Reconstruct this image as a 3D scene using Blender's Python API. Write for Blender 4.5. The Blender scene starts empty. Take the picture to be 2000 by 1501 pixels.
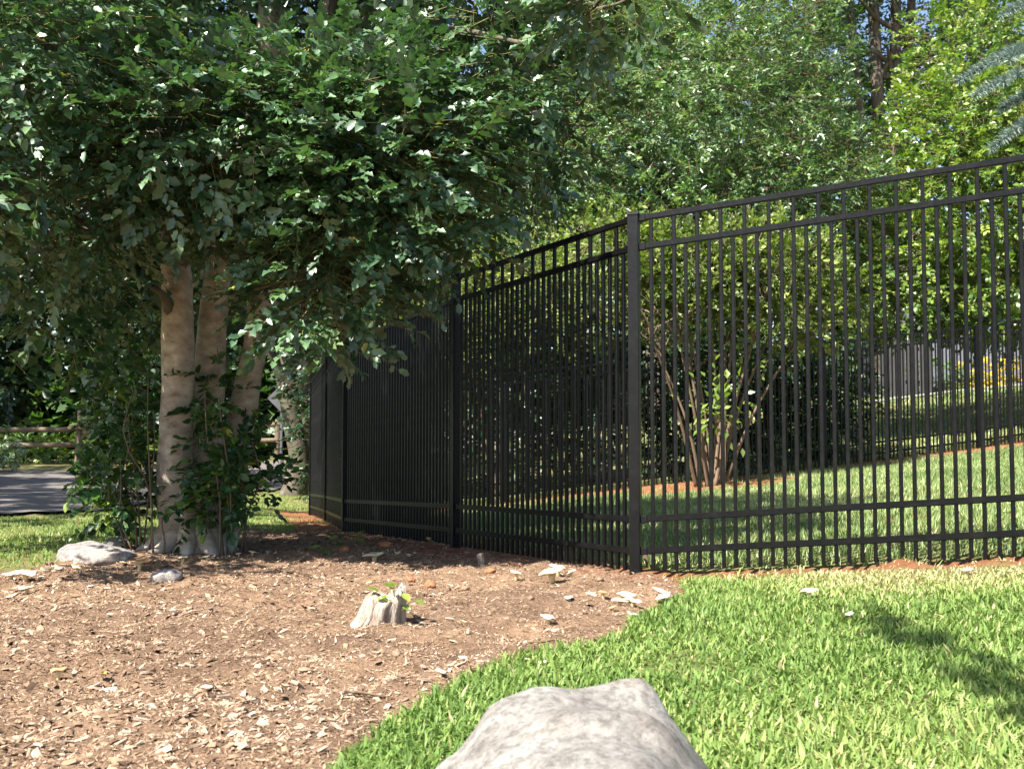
import bpy, math, random
import numpy as np
from mathutils import Vector, Matrix

# ------------------------------------------------------------------ camera, sky, sun, exposure
sc = bpy.context.scene
COL = sc.collection
CAM_H = 0.68
PITCH = math.atan(100 / 2000)
cam = bpy.data.cameras.new("camera")
cam.sensor_width = 36.0
cam.lens = 36.0
cam.clip_start = 0.05
cam.clip_end = 2000
cam.dof.use_dof = True
cam.dof.focus_distance = 5.4
cam.dof.aperture_fstop = 9.0
camo = bpy.data.objects.new("camera", cam)
camo.location = (0, 0, CAM_H)
camo.rotation_euler = (math.pi / 2 + PITCH, 0, 0)
COL.objects.link(camo)
sc.camera = camo

TO_SUN = Vector((-0.45, -0.44, 0.78)).normalized()
world = bpy.data.worlds.new("World")
sc.world = world
world.use_nodes = True
wn = world.node_tree
for n in list(wn.nodes):
    wn.nodes.remove(n)
wo = wn.nodes.new("ShaderNodeOutputWorld")
wb = wn.nodes.new("ShaderNodeBackground")
ws = wn.nodes.new("ShaderNodeTexSky")
ws.sky_type = 'NISHITA'
ws.sun_disc = False
ws.sun_elevation = math.asin(TO_SUN.z)
ws.sun_rotation = math.atan2(TO_SUN.x, TO_SUN.y)
ws.air_density = 1.0
ws.dust_density = 1.2
wb.inputs[1].default_value = 0.075
wn.links.new(ws.outputs[0], wb.inputs[0])
wn.links.new(wb.outputs[0], wo.inputs[0])

sun = bpy.data.lights.new("sun", 'SUN')
sun.energy = 5.0
sun.angle = math.radians(0.53)
sun.color = (1.0, 0.95, 0.86)
suno = bpy.data.objects.new("sun", sun)
suno.rotation_euler = TO_SUN.to_track_quat('Z', 'Y').to_euler()
suno.location = (-8, -3, 12)
COL.objects.link(suno)

sc.view_settings.view_transform = 'Standard'
sc.view_settings.look = 'None'
sc.view_settings.exposure = 1.85
sc.view_settings.gamma = 1.0
sc.view_settings.use_curve_mapping = False
sc.render.engine = 'CYCLES'
sc.cycles.max_bounces = 5
sc.cycles.diffuse_bounces = 2
sc.cycles.glossy_bounces = 2
sc.cycles.transmission_bounces = 2
sc.cycles.use_denoising = True
sc.cycles.sample_clamp_indirect = 6.0
sc.render.film_transparent = False

# ------------------------------------------------------------------ helpers
rng = np.random.default_rng(11)
random.seed(5)
FW = np.array([0, math.cos(PITCH), math.sin(PITCH)])
UP = np.array([0, -math.sin(PITCH), math.cos(PITCH)])
CP = np.array([0, 0, CAM_H])


def ray(px, py):
    return np.array([1, 0, 0]) * ((px - 1000) / 2000) + UP * ((750.5 - py) / 2000) + FW


def at(px, py, Y):
    d = ray(px, py)
    return CP + d * (Y / d[1])


def project(P):
    v = P - CP
    f = v @ FW
    f = np.where(np.abs(f) < 1e-6, 1e-6, f)
    return 1000 + 2000 * v[:, 0] / f, 750.5 - 2000 * (v @ UP) / f, f


def _h(ix, iy, iz, seed):
    n = (ix.astype(np.int64) * 374761393 + iy.astype(np.int64) * 668265263 + iz.astype(np.int64) * 1274126177 + seed * 974634777) & 0xFFFFFFFF
    n = ((n ^ (n >> 13)) * 1103515245) & 0xFFFFFFFF
    n = (n ^ (n >> 16)) & 0xFFFFFFFF
    return n / 4294967295.0


def vnoise(P, scale, seed=0):
    """value noise, P (n,2) or (n,3), 0..1"""
    Q = np.asarray(P, float) / scale
    if Q.shape[1] == 2:
        Q = np.concatenate([Q, np.zeros((len(Q), 1))], 1)
    I = np.floor(Q)
    F = Q - I
    F = F * F * (3 - 2 * F)
    r = 0
    for dx in (0, 1):
        for dy in (0, 1):
            for dz in (0, 1):
                w = (F[:, 0] if dx else 1 - F[:, 0]) * (F[:, 1] if dy else 1 - F[:, 1]) * (F[:, 2] if dz else 1 - F[:, 2])
                r = r + w * _h(I[:, 0] + dx, I[:, 1] + dy, I[:, 2] + dz, seed)
    return r


def fbm(P, scale, oct=3, seed=0):
    r = 0
    a = 1
    t = 0
    for o in range(oct):
        r = r + a * vnoise(P, scale / 2 ** o, seed + o * 17)
        t += a
        a *= 0.5
    return r / t


def norm(v):
    return v / np.maximum(np.linalg.norm(v, axis=-1, keepdims=True), 1e-9)


# ---- terrain
_ctl = np.array([
    (.61, 5.08, 0), (-.37, 6.7, -.045), (-1.42, 8.75, -.14), (-2.0, 11.1, -.245), (-2.68, 13.7, -.37),
    (2.25, 4.495, .14), (2.87, 4.27, .2), (1.9, 14.6, -.01), (4.42, 14.5, .23), (7.6, 15.2, .6),
    (0, 2, 0), (2, 2, .08), (-3, 2, 0), (4, 2.5, .26), (12.5, 25, 1.87), (6, 25, 1.3), (-2.1, 6.45, -.02),
    (-6, 9, -.1), (-3.6, 6.8, -.05), (-5, 18, -.25), (-11, 26, -.05), (-25, 26, -.05), (-25, 5, -.1),
    (0, 40, .3), (2.4, 8.5, .1), (4.5, 9.5, .3), (0, -4, 0), (-10, -4, 0), (10, -4, .4), (12, 10, 1.0), (-4, 14, -.25), (-9, 15, -.15)], float)


def _phi(r2):
    return 0.5 * r2 * np.log(np.maximum(r2, 1e-9))


def _tps():
    n = len(_ctl)
    d = ((_ctl[:, None, :2] - _ctl[None, :, :2]) ** 2).sum(-1)
    A = np.zeros((n + 3, n + 3))
    A[:n, :n] = _phi(d) + np.eye(n) * 0.02
    A[:n, n] = 1
    A[:n, n + 1:] = _ctl[:, :2]
    A[n, :n] = 1
    A[n + 1:, :n] = _ctl[:, :2].T
    return np.linalg.solve(A, np.concatenate([_ctl[:, 2], [0, 0, 0]]))


_w = _tps()


def tz(x, y):
    x = np.clip(np.asarray(x, float), -25, 20)
    y = np.clip(np.asarray(y, float), -5, 42)
    s = x.shape
    x = x.ravel()
    y = y.ravel()
    d = (x[:, None] - _ctl[None, :, 0]) ** 2 + (y[:, None] - _ctl[None, :, 1]) ** 2
    n = len(_ctl)
    return (_phi(d) @ _w[:n] + _w[n] + x * _w[n + 1] + y * _w[n + 2]).reshape(s)


def hit(px, py):
    d = ray(px, py)
    lo, hi = 1.0, 60.0
    ys = np.linspace(1.0, 60, 1200)
    P = CP[None] + d[None] * (ys / d[1])[:, None]
    below = P[:, 2] < tz(P[:, 0], P[:, 1])
    i = int(np.argmax(below)) if below.any() else len(ys) - 1
    return P[i]


def inpoly(x, y, poly):
    c = np.zeros(x.shape, bool)
    n = len(poly)
    for i in range(n):
        x0, y0 = poly[i][0], poly[i][1]
        x1, y1 = poly[(i + 1) % n][0], poly[(i + 1) % n][1]
        if y0 == y1:
            continue
        c ^= ((y0 > y) != (y1 > y)) & (x < (x1 - x0) * (y - y0) / (y1 - y0) + x0)
    return c


MULCH = [hit(*p)[:2] for p in ((1335, 1125), (1330, 1165), (1290, 1188), (1150, 1248), (1010, 1300), (900, 1356), (770, 1416), (670, 1501))]
MULCH += [np.array(p) for p in ((-.5, 1.4), (-5, 1.2), (-6.5, 4.4))]
MULCH += [hit(*p)[:2] for p in ((-100, 1120), (0, 1112), (140, 1097), (260, 1062), (450, 1030), (520, 1035), (600, 1042))]
MULCH += [np.array(p) for p in ((-1.9, 8.9), (-1.36, 8.85), (-.3, 6.75), (.66, 5.15))]
FENCE_L = [(.61, 5.08), (-.37, 6.7), (-1.42, 8.75), (-2.0, 11.1), (-2.68, 13.7)]
FENCE_R = [(.61, 5.08), (2.87, 4.27)]
FENCE_B = [(-2.68, 13.7), (-.3, 13.95), (2.1, 14.3), (4.42, 14.5), (6.8, 14.95), (9.1, 15.4)]
ROAD = [(-30, 8.6), (-9, 9.6), (-5.4, 10.2), (-4.6, 12), (-4.5, 15.5), (-3.2, 20), (0, 25), (8, 31), (8, 37), (0, 31), (-5, 25), (-9, 22.8), (-30, 21.5)]


def dseg(x, y, pts):
    best = np.full(x.shape, 1e9)
    for (x0, y0), (x1, y1) in zip(pts[:-1], pts[1:]):
        L2 = (x1 - x0) ** 2 + (y1 - y0) ** 2
        t = np.clip(((x - x0) * (x1 - x0) + (y - y0) * (y1 - y0)) / L2, 0, 1)
        best = np.minimum(best, np.hypot(x - x0 - t * (x1 - x0), y - y0 - t * (y1 - y0)))
    return best


def zones(x, y):
    P = np.stack([x.ravel(), y.ravel()], 1)
    jx = ((fbm(P, .35, 3, 3) - .5) * .28).reshape(x.shape)
    jy = ((fbm(P, .35, 3, 9) - .5) * .28).reshape(x.shape)
    xx, yy = x + jx, y + jy
    m = inpoly(xx, yy, MULCH)
    cl = dseg(xx, yy, FENCE_L) < np.where(yy > 6, .42, .22)
    cr = dseg(x, y + .05, FENCE_R) < .12 + jx * .6
    cb = dseg(xx, yy + .1, FENCE_B) < .38
    cs = np.hypot(xx - 2.6, (yy - 13.2) * 1.3) < 1.1
    clay = cl | cr | cb | cs
    road = inpoly(xx, yy, ROAD)
    return m, clay, road


def relief(x, y, m, clay):
    P = np.stack([x.ravel(), y.ravel()], 1)
    a = ((fbm(P, .16, 4, 21) - .5) * .075).reshape(x.shape)
    b = ((fbm(P, .9, 2, 31) - .5) * .06).reshape(x.shape)
    near = np.clip(1 - (y - 6) / 10, .25, 1)
    return np.where(m | clay, a + b, .4 * b) * near


def gz(x, y):
    x = np.atleast_1d(np.asarray(x, float))
    y = np.atleast_1d(np.asarray(y, float))
    m, c, r = zones(x, y)
    return tz(x, y) + relief(x, y, m, c)


# ---- mesh builders
def mesh_tris(name, V, T, tint=None, smooth=False):
    V = np.ascontiguousarray(V, np.float32)
    T = np.ascontiguousarray(T, np.int32)
    me = bpy.data.meshes.new(name)
    me.vertices.add(len(V))
    me.vertices.foreach_set("co", V.ravel())
    me.loops.add(T.size)
    me.loops.foreach_set("vertex_index", T.ravel())
    me.polygons.add(len(T))
    me.polygons.foreach_set("loop_start", np.arange(0, T.size, T.shape[1], dtype=np.int32))
    if smooth:
        me.polygons.foreach_set("use_smooth", np.ones(len(T), bool))
    me.update(calc_edges=True)
    if tint is not None:
        a = me.attributes.new("tint", 'FLOAT', 'POINT')
        a.data.foreach_set("value", np.ascontiguousarray(tint, np.float32))
    return me


def link(name, me, mat=None, parent=None):
    o = bpy.data.objects.new(name, me)
    COL.objects.link(o)
    if me is not None and mat is not None and len(me.materials) == 0:
        me.materials.append(mat)
    if parent is not None:
        o.parent = parent
    return o


def tag(o, label=None, cat=None, group=None, kind=None):
    if label:
        o["label"] = label
    if cat:
        o["category"] = cat
    if group:
        o["group"] = group
    if kind:
        o["kind"] = kind
    return o


def thing(name, label, cat, loc=(0, 0, 0), group=None):
    o = bpy.data.objects.new(name, None)
    COL.objects.link(o)
    o.location = loc
    o.empty_display_size = .1
    return tag(o, label, cat, group)


class Geo:
    """collects numpy verts / triangles"""

    def __init__(s):
        s.V, s.T, s.A, s.n = [], [], [], 0

    def add(s, V, T, tint=.5):
        V = np.asarray(V, float)
        s.V.append(V)
        s.T.append(np.asarray(T, int) + s.n)
        s.A.append(np.full(len(V), tint) if np.isscalar(tint) else np.asarray(tint))
        s.n += len(V)

    def build(s, name, mat, parent=None, loc=None, smooth=False, kind=None):
        V = np.concatenate(s.V)
        if loc is not None:
            V = V - np.asarray(loc)
        o = link(name, mesh_tris(name, V, np.concatenate(s.T), np.concatenate(s.A), smooth), mat, parent)
        if kind:
            o["kind"] = kind
        return o


def tube(P, R, n=10, wob=0, seed=0, cap=True):
    P = np.asarray(P, float)
    R = np.asarray(R, float)
    m = len(P)
    D = norm(np.gradient(P, axis=0))
    ref = np.array([1.0, 0, 0]) if abs(D[0, 0]) < .8 else np.array([0, 1.0, 0])
    V = []
    a = np.arange(n) / n * 2 * math.pi
    for i in range(m):
        u = ref - D[i] * (ref @ D[i])
        u /= np.linalg.norm(u)
        ref = u
        w = np.cross(D[i], u)
        rr = np.full(n, R[i])
        if wob:
            q = np.stack([np.cos(a) * 1.3 + seed * 3.1, np.sin(a) * 1.3, np.full(n, i * .23)], 1)
            rr = rr * (1 + wob * (fbm(q, .9, 2, seed) - .5) * 2)
        V.append(P[i] + np.outer(np.cos(a) * rr, u) + np.outer(np.sin(a) * rr, w))
    V = np.concatenate(V)
    T = []
    for i in range(m - 1):
        b = i * n
        for k in range(n):
            k2 = (k + 1) % n
            T.append((b + k, b + k2, b + n + k2))
            T.append((b + k, b + n + k2, b + n + k))
    if cap:
        V = np.concatenate([V, P[-1:] + D[-1:] * R[-1] * .2, P[:1]])
        t = (m - 1) * n
        for k in range(n):
            T.append((t + k, t + (k + 1) % n, m * n))
            T.append(((k + 1) % n, k, m * n + 1))
    return V, np.array(T)


def smooth_path(P, n=16):
    P = np.asarray(P, float)
    t = np.linspace(0, 1, len(P))
    # catmull-rom through points
    out = []
    for u in np.linspace(0, 1, n):
        f = u * (len(P) - 1)
        i = min(int(f), len(P) - 2)
        f -= i
        p0 = P[max(i - 1, 0)]
        p1, p2 = P[i], P[i + 1]
        p3 = P[min(i + 2, len(P) - 1)]
        out.append(.5 * ((2 * p1) + (-p0 + p2) * f + (2 * p0 - 5 * p1 + 4 * p2 - p3) * f * f + (-p0 + 3 * p1 - 3 * p2 + p3) * f ** 3))
    return np.array(out)


def twigs(p0, p1, r0, r1):
    """many straight 3-sided tapered twigs"""
    n = len(p0)
    d = norm(p1 - p0)
    ref = np.tile(np.array([.3, .5, .81]), (n, 1))
    u = norm(np.cross(d, ref))
    w = np.cross(d, u)
    V = np.zeros((n, 6, 3))
    for k in range(3):
        c, s = math.cos(k * 2.0944), math.sin(k * 2.0944)
        o = u * c + w * s
        V[:, k] = p0 + o * np.reshape(r0, (-1, 1))
        V[:, 3 + k] = p1 + o * np.reshape(r1, (-1, 1))
    T = []
    for k in range(3):
        j = (k + 1) % 3
        T += [(k, j, 3 + j), (k, 3 + j, 3 + k)]
    T = np.array(T)[None] + (np.arange(n) * 6)[:, None, None]
    return V.reshape(-1, 3), T.reshape(-1, 3)


def box_me(name, sx, sy, sz, bevel=0.0, z0=None):
    """box mesh centred in x,y; z from z0 (default -sz/2)"""
    import bmesh
    bm = bmesh.new()
    bmesh.ops.create_cube(bm, size=1)
    for v in bm.verts:
        v.co = Vector((v.co.x * sx, v.co.y * sy, v.co.z * sz + ((z0 + sz / 2) if z0 is not None else 0)))
    if bevel:
        bmesh.ops.bevel(bm, geom=bm.edges[:], offset=bevel, segments=1, affect='EDGES')
    me = bpy.data.meshes.new(name)
    bm.to_mesh(me)
    bm.free()
    return me


# leaf templates: x across, y along, z normal
def leaf_ovate(w=.62, spiny=True, curl=.10):
    if spiny:
        o = [(0, 0, 0), (-.40, .24, .05), (-.34, .42, .01), (-.46, .62, .08), (0, 1.0, -.12), (.46, .62, .08), (.34, .42, .01), (.40, .24, .05)]
    else:
        o = [(0, 0, 0), (-.30, .16, .03), (-.48, .40, .06), (-.42, .66, .04), (-.2, .88, 0), (0, 1.0, -.08), (.2, .88, 0), (.42, .66, .04), (.48, .40, .06), (.30, .16, .03)]
    o = [(x * w, y, z - curl * (y - .4) ** 2) for x, y, z in o]
    n = len(o)
    V = np.array(o + [(0, .5, -.03)])
    T = np.array([(n, (i + 1) % n, i) for i in range(n)])
    return V, T


LEAF_HOLLY = leaf_ovate()
LEAF_ROUND = leaf_ovate(.66, False)
LEAF_SMALL = (np.array([(0, 0, 0), (-.2, .45, .05), (0, 1, -.06), (.2, .45, .05)]), np.array([(0, 3, 2), (0, 2, 1)]))
LEAF_WIDE = (np.array([(0, 0, 0), (-.32, .45, .07), (0, 1, -.08), (.32, .45, .07)]), np.array([(0, 3, 2), (0, 2, 1)]))


def place(tmpl, pos, dr, nr, size):
    V0, T0 = tmpl
    dr = norm(dr)
    nr = norm(nr - dr * (nr * dr).sum(1, keepdims=True))
    sd = np.cross(dr, nr)
    size = np.reshape(size, (-1, 1, 1))
    V = pos[:, None] + size * (V0[None, :, 0:1] * sd[:, None] + V0[None, :, 1:2] * dr[:, None] + V0[None, :, 2:3] * nr[:, None])
    n = len(pos)
    T = T0[None] + (np.arange(n) * len(V0))[:, None, None]
    return V.reshape(-1, 3), T.reshape(-1, 3)


def crown_sprays(lobes, seed, gap=.0, gscale=.5, flat=.5, shell=.30):
    """lobes: (cx,cy,cz, rx,ry,rz, n). returns origins, dirs, ups"""
    r = np.random.default_rng(seed)
    O, D, U = [], [], []
    for cx, cy, cz, rx, ry, rz, n in lobes:
        u = norm(r.normal(size=(n, 3)))
        rho = np.clip(1 - np.abs(r.normal(0, shell, n)), .05, 1.05) * (1 + .18 * (fbm(u * 2 + cx, .7, 2, seed) - .5) * 2)
        p = u * rho[:, None] * np.array([rx, ry, rz])
        out = norm(u / np.array([rx, ry, rz]))
        d = out + r.normal(0, .45, (n, 3))
        d[:, 2] = d[:, 2] * flat - .10
        up = norm(np.array([0, 0, .75]) + out * .68 + r.normal(0, .26, (n, 3)))
        O.append(p + np.array([cx, cy, cz]))
        D.append(norm(d))
        U.append(up)
    O = np.concatenate(O)
    D = np.concatenate(D)
    U = np.concatenate(U)
    if gap > 0:
        k = fbm(O, gscale, 2, seed + 5) > gap
        O, D, U = O[k], D[k], U[k]
    return O, D, U


def spray_leaves(O, D, U, K, L, size, seed, droop=.12, jit=.35, var=.25):
    r = np.random.default_rng(seed)
    n = len(O)
    S = norm(np.cross(D, U))
    UU = np.cross(S, D)
    t = (np.arange(K)[None] + r.uniform(.2, .8, (n, K))) / K
    t = .1 + .9 * t
    Ls = L * r.uniform(.7, 1.3, n)
    P = O[:, None] + D[:, None] * (t * Ls[:, None])[..., None]
    P[..., 2] -= droop * L * t ** 2
    sg = np.where((np.arange(K)[None] + r.integers(0, 2, (n, 1))) % 2 == 0, 1, -1)
    side = (1.05 - .75 * t)
    ld = D[:, None] * (.35 + .6 * t)[..., None] + S[:, None] * (sg * side)[..., None] + r.normal(0, jit * .7, (n, K, 3))
    ln = UU[:, None] + r.normal(0, jit, (n, K, 3))
    sz = size * np.clip(r.normal(1, var * .9, (n, K)), .45, 1.5) * (1.05 - .25 * t)
    end = O + D * Ls[:, None]
    end[:, 2] -= droop * L
    tint = np.clip(r.normal(.45, .2, (n, 1)) + r.normal(0, .2, (n, K)), 0, .95)
    tint = np.where(r.uniform(0, 1, (n, K)) < .0025, 1.0, tint)
    return P.reshape(-1, 3), ld.reshape(-1, 3), ln.reshape(-1, 3), sz.ravel(), tint.ravel(), end


# ---- materials
def newmat(name):
    m = bpy.data.materials.new(name)
    m.use_nodes = True
    nt = m.node_tree
    for n in list(nt.nodes):
        nt.nodes.remove(n)
    out = nt.nodes.new("ShaderNodeOutputMaterial")
    return m, nt, out


def N(nt, t, **kw):
    n = nt.nodes.new("ShaderNode" + t)
    for k, v in kw.items():
        setattr(n, k, v)
    return n


def ramp(nt, stops, src=None):
    r = N(nt, "ValToRGB")
    e = r.color_ramp.elements
    while len(e) < len(stops):
        e.new(.5)
    for el, (p, c) in zip(e, stops):
        el.position = p
        el.color = (*c, 1)
    if src is not None:
        nt.links.new(src, r.inputs[0])
    return r


def noise(nt, scale, detail=4, rough=.6, obj=True, vec=None):
    n = N(nt, "TexNoise")
    n.inputs["Scale"].default_value = scale
    n.inputs["Detail"].default_value = detail
    n.inputs["Roughness"].default_value = rough
    if vec is not None:
        nt.links.new(vec, n.inputs["Vector"])
    elif obj:
        tc = N(nt, "TexCoord")
        nt.links.new(tc.outputs["Object"], n.inputs["Vector"])
    return n


def mixc(nt, fac, a, b, mode='MIX'):
    m = N(nt, "Mix", data_type='RGBA', blend_type=mode)
    for s, v in ((0, fac), (6, a), (7, b)):
        if isinstance(v, (int, float)):
            m.inputs[s].default_value = v
        elif isinstance(v, tuple):
            m.inputs[s].default_value = (*v, 1)
        else:
            nt.links.new(v, m.inputs[s])
    return m.outputs[2]


def leaf_mat(name, stops, rough=.38, transl=.28, tcol=None, spec=.5, back=None):
    m, nt, out = newmat(name)
    a = N(nt, "Attribute", attribute_name="tint")
    r = ramp(nt, stops, a.outputs["Fac"])
    col = r.outputs[0]
    if back is not None:
        g = N(nt, "NewGeometry")
        col = mixc(nt, g.outputs["Backfacing"], col, back)
    p = N(nt, "BsdfPrincipled")
    p.inputs["Roughness"].default_value = rough
    p.inputs["Specular IOR Level"].default_value = spec
    nt.links.new(col, p.inputs["Base Color"])
    t = N(nt, "BsdfTranslucent")
    tm = mixc(nt, 1.0, r.outputs[0], tcol or (1.0, 1.25, .45), 'MULTIPLY')
    nt.links.new(tm, t.inputs[0])
    mx = N(nt, "MixShader")
    mx.inputs[0].default_value = transl
    nt.links.new(p.outputs[0], mx.inputs[1])
    nt.links.new(t.outputs[0], mx.inputs[2])
    nt.links.new(mx.outputs[0], out.inputs[0])
    return m


def surf_mat(name, stops, scale=8, rough=.85, bump=.3, bscale=None, detail=6, stretch=None, spec=.3, dist=.01, tint=0.0):
    m, nt, out = newmat(name)
    tc = N(nt, "TexCoord")
    vec = tc.outputs["Object"]
    if stretch:
        mp = N(nt, "Mapping")
        mp.inputs["Scale"].default_value = stretch
        nt.links.new(vec, mp.inputs[0])
        vec = mp.outputs[0]
    n1 = noise(nt, scale, detail, .65, vec=vec)
    fac = n1.outputs[0]
    if tint:
        a = N(nt, "Attribute", attribute_name="tint")
        mm = N(nt, "Mix", data_type='FLOAT')
        mm.inputs[0].default_value = tint
        nt.links.new(fac, mm.inputs[2])
        nt.links.new(a.outputs["Fac"], mm.inputs[3])
        fac = mm.outputs[0]
    r = ramp(nt, stops, fac)
    p = N(nt, "BsdfPrincipled")
    p.inputs["Roughness"].default_value = rough
    p.inputs["Specular IOR Level"].default_value = spec
    nt.links.new(r.outputs[0], p.inputs["Base Color"])
    if bump:
        n2 = noise(nt, bscale or scale * 2.3, 6, .7, vec=vec)
        b = N(nt, "Bump")
        b.inputs["Strength"].default_value = bump
        b.inputs["Distance"].default_value = dist
        nt.links.new(n2.outputs[0], b.inputs["Height"])
        nt.links.new(b.outputs[0], p.inputs["Normal"])
    nt.links.new(p.outputs[0], out.inputs[0])
    return m


M = {}
M['holly'] = leaf_mat("holly_leaf", [(0, (.026, .064, .030)), (.45, (.056, .122, .054)), (.85, (.105, .185, .07)), (.97, (.11, .175, .06)), (1, (.30, .25, .04))], rough=.40, transl=.20, spec=.95, back=(.05, .09, .045))
M['shoot'] = leaf_mat("shoot_leaf", [(0, (.016, .05, .018)), (.5, (.034, .095, .026)), (.85, (.09, .17, .03)), (1, (.2, .24, .03))], rough=.38, transl=.3)
M['myrtle'] = leaf_mat("evergreen_leaf", [(0, (.045, .105, .04)), (.5, (.105, .195, .07)), (1, (.23, .31, .11))], rough=.36, transl=.34, spec=.9)
M['hedge'] = leaf_mat("bright_leaf", [(0, (.05, .115, .022)), (.5, (.135, .22, .038)), (1, (.31, .36, .055))], rough=.38, transl=.38, spec=.9)
M['shrub'] = leaf_mat("shrub_leaf", [(0, (.05, .085, .018)), (.5, (.14, .195, .04)), (1, (.32, .36, .085))], rough=.42, transl=.4, spec=.5)
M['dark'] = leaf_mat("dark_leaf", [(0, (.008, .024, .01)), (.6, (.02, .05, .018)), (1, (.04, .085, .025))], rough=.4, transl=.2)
M['feather'] = leaf_mat("feathery_leaf", [(0, (.06, .10, .045)), (.5, (.12, .17, .06)), (1, (.24, .28, .09))], rough=.55, transl=.4)
M['cedar'] = leaf_mat("cedar_leaf", [(0, (.03, .06, .035)), (.5, (.06, .10, .055)), (1, (.12, .17, .09))], rough=.55, transl=.3)
M['wood_far'] = leaf_mat("far_leaf", [(0, (.02, .05, .018)), (.5, (.05, .10, .03)), (1, (.11, .17, .045))], rough=.5, transl=.35)
M['spruce'] = leaf_mat("spruce_needle", [(0, (.07, .12, .095)), (.5, (.14, .205, .175)), (1, (.24, .31, .28))], rough=.5, transl=.15, tcol=(1, 1, 1))
M['grass'] = leaf_mat("grass_blade", [(0, (.08, .15, .03)), (.45, (.185, .275, .068)), (.8, (.31, .37, .12)), (1, (.42, .36, .20))], rough=.6, spec=.3, transl=.35, tcol=(1, 1.1, .6))
M['grassfar'] = leaf_mat("yard_grass_blade", [(0, (.09, .155, .045)), (.5, (.205, .28, .09)), (.85, (.34, .39, .16)), (1, (.48, .44, .26))], rough=.5, transl=.3, tcol=(1, 1.1, .6))
M['variegated'] = leaf_mat("pale_bush_leaf", [(0, (.08, .14, .08)), (.5, (.2, .28, .18)), (1, (.45, .5, .4))], rough=.45, transl=.25)
M['flower'] = leaf_mat("yellow_flower", [(0, (.45, .32, .01)), (1, (.8, .6, .03))], rough=.6, transl=.4, tcol=(1, 1, .6))
M['bark'] = surf_mat("holly_bark", [(.28, (.17, .13, .098)), (.45, (.32, .255, .195)), (.58, (.42, .345, .275)), (.75, (.52, .46, .395))], scale=9, bump=.9, bscale=24, stretch=(1, 1, 1.7), rough=.85, dist=.008)
M['darkbark'] = surf_mat("dark_bark", [(.3, (.05, .04, .03)), (.7, (.14, .115, .09))], scale=7, bump=.8, bscale=14, stretch=(2, 2, .5), dist=.02)
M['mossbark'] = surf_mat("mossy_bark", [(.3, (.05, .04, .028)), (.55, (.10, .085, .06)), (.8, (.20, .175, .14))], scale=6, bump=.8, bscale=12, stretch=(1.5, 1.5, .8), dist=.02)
M['stem'] = surf_mat("tan_stem", [(.3, (.09, .06, .038)), (.7, (.19, .14, .095))], scale=12, bump=.5, bscale=30, stretch=(2, 2, .5), dist=.006)
M['twig'] = surf_mat("twig", [(.3, (.09, .06, .035)), (.7, (.20, .14, .085))], scale=20, bump=0)
M['greentwig'] = surf_mat("green_twig", [(.3, (.12, .12, .04)), (.7, (.22, .17, .07))], scale=20, bump=0)
M['rock'] = None


def metal_mat():
    m, nt, out = newmat("black_powder_coat")
    n1 = noise(nt, 7, 6, .7)
    n2 = noise(nt, 60, 4, .7)
    dust = ramp(nt, [(.50, (0, 0, 0)), (.78, (1, 1, 1))], n1.outputs[0])
    col = mixc(nt, dust.outputs[0], (.003, .003, .0035), (.010, .0097, .0095))
    p = N(nt, "BsdfPrincipled")
    nt.links.new(col, p.inputs["Base Color"])
    rr = ramp(nt, [(.3, (.30, .30, .30)), (.7, (.48, .48, .48))], n2.outputs[0])
    nt.links.new(rr.outputs[0], p.inputs["Roughness"])
    p.inputs["Specular IOR Level"].default_value = .23
    b = N(nt, "Bump")
    b.inputs["Strength"].default_value = .06
    b.inputs["Distance"].default_value = .002
    nt.links.new(n2.outputs[0], b.inputs["Height"])
    nt.links.new(b.outputs[0], p.inputs["Normal"])
    nt.links.new(p.outputs[0], out.inputs[0])
    return m


M['metal'] = metal_mat()


def rock_mat(name, lo, mid, hi, warm):
    m, nt, out = newmat(name)
    n1 = noise(nt, 7, 9, .78)
    n2 = noise(nt, 60, 7, .8)
    n3 = noise(nt, 2.2, 3, .5)
    c = ramp(nt, [(.30, lo), (.5, mid), (.68, hi)], n1.outputs[0])
    w = ramp(nt, [(.50, (0, 0, 0)), (.72, (1, 1, 1))], n3.outputs[0])
    c2 = mixc(nt, w.outputs[0], c.outputs[0], warm)
    sp = ramp(nt, [(.40, (.28, .26, .25)), (.54, (1, 1, 1))], n2.outputs[0])
    c3 = mixc(nt, .65, c2, sp.outputs[0], 'MULTIPLY')
    p = N(nt, "BsdfPrincipled")
    p.inputs["Roughness"].default_value = .9
    p.inputs["Specular IOR Level"].default_value = .25
    nt.links.new(c3, p.inputs["Base Color"])
    ad = N(nt, "Math", operation='ADD')
    nt.links.new(n1.outputs[0], ad.inputs[0])
    nt.links.new(n2.outputs[0], ad.inputs[1])
    b = N(nt, "Bump")
    b.inputs["Strength"].default_value = .55
    b.inputs["Distance"].default_value = .012
    nt.links.new(ad.outputs[0], b.inputs["Height"])
    nt.links.new(b.outputs[0], p.inputs["Normal"])
    nt.links.new(p.outputs[0], out.inputs[0])
    return m


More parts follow.
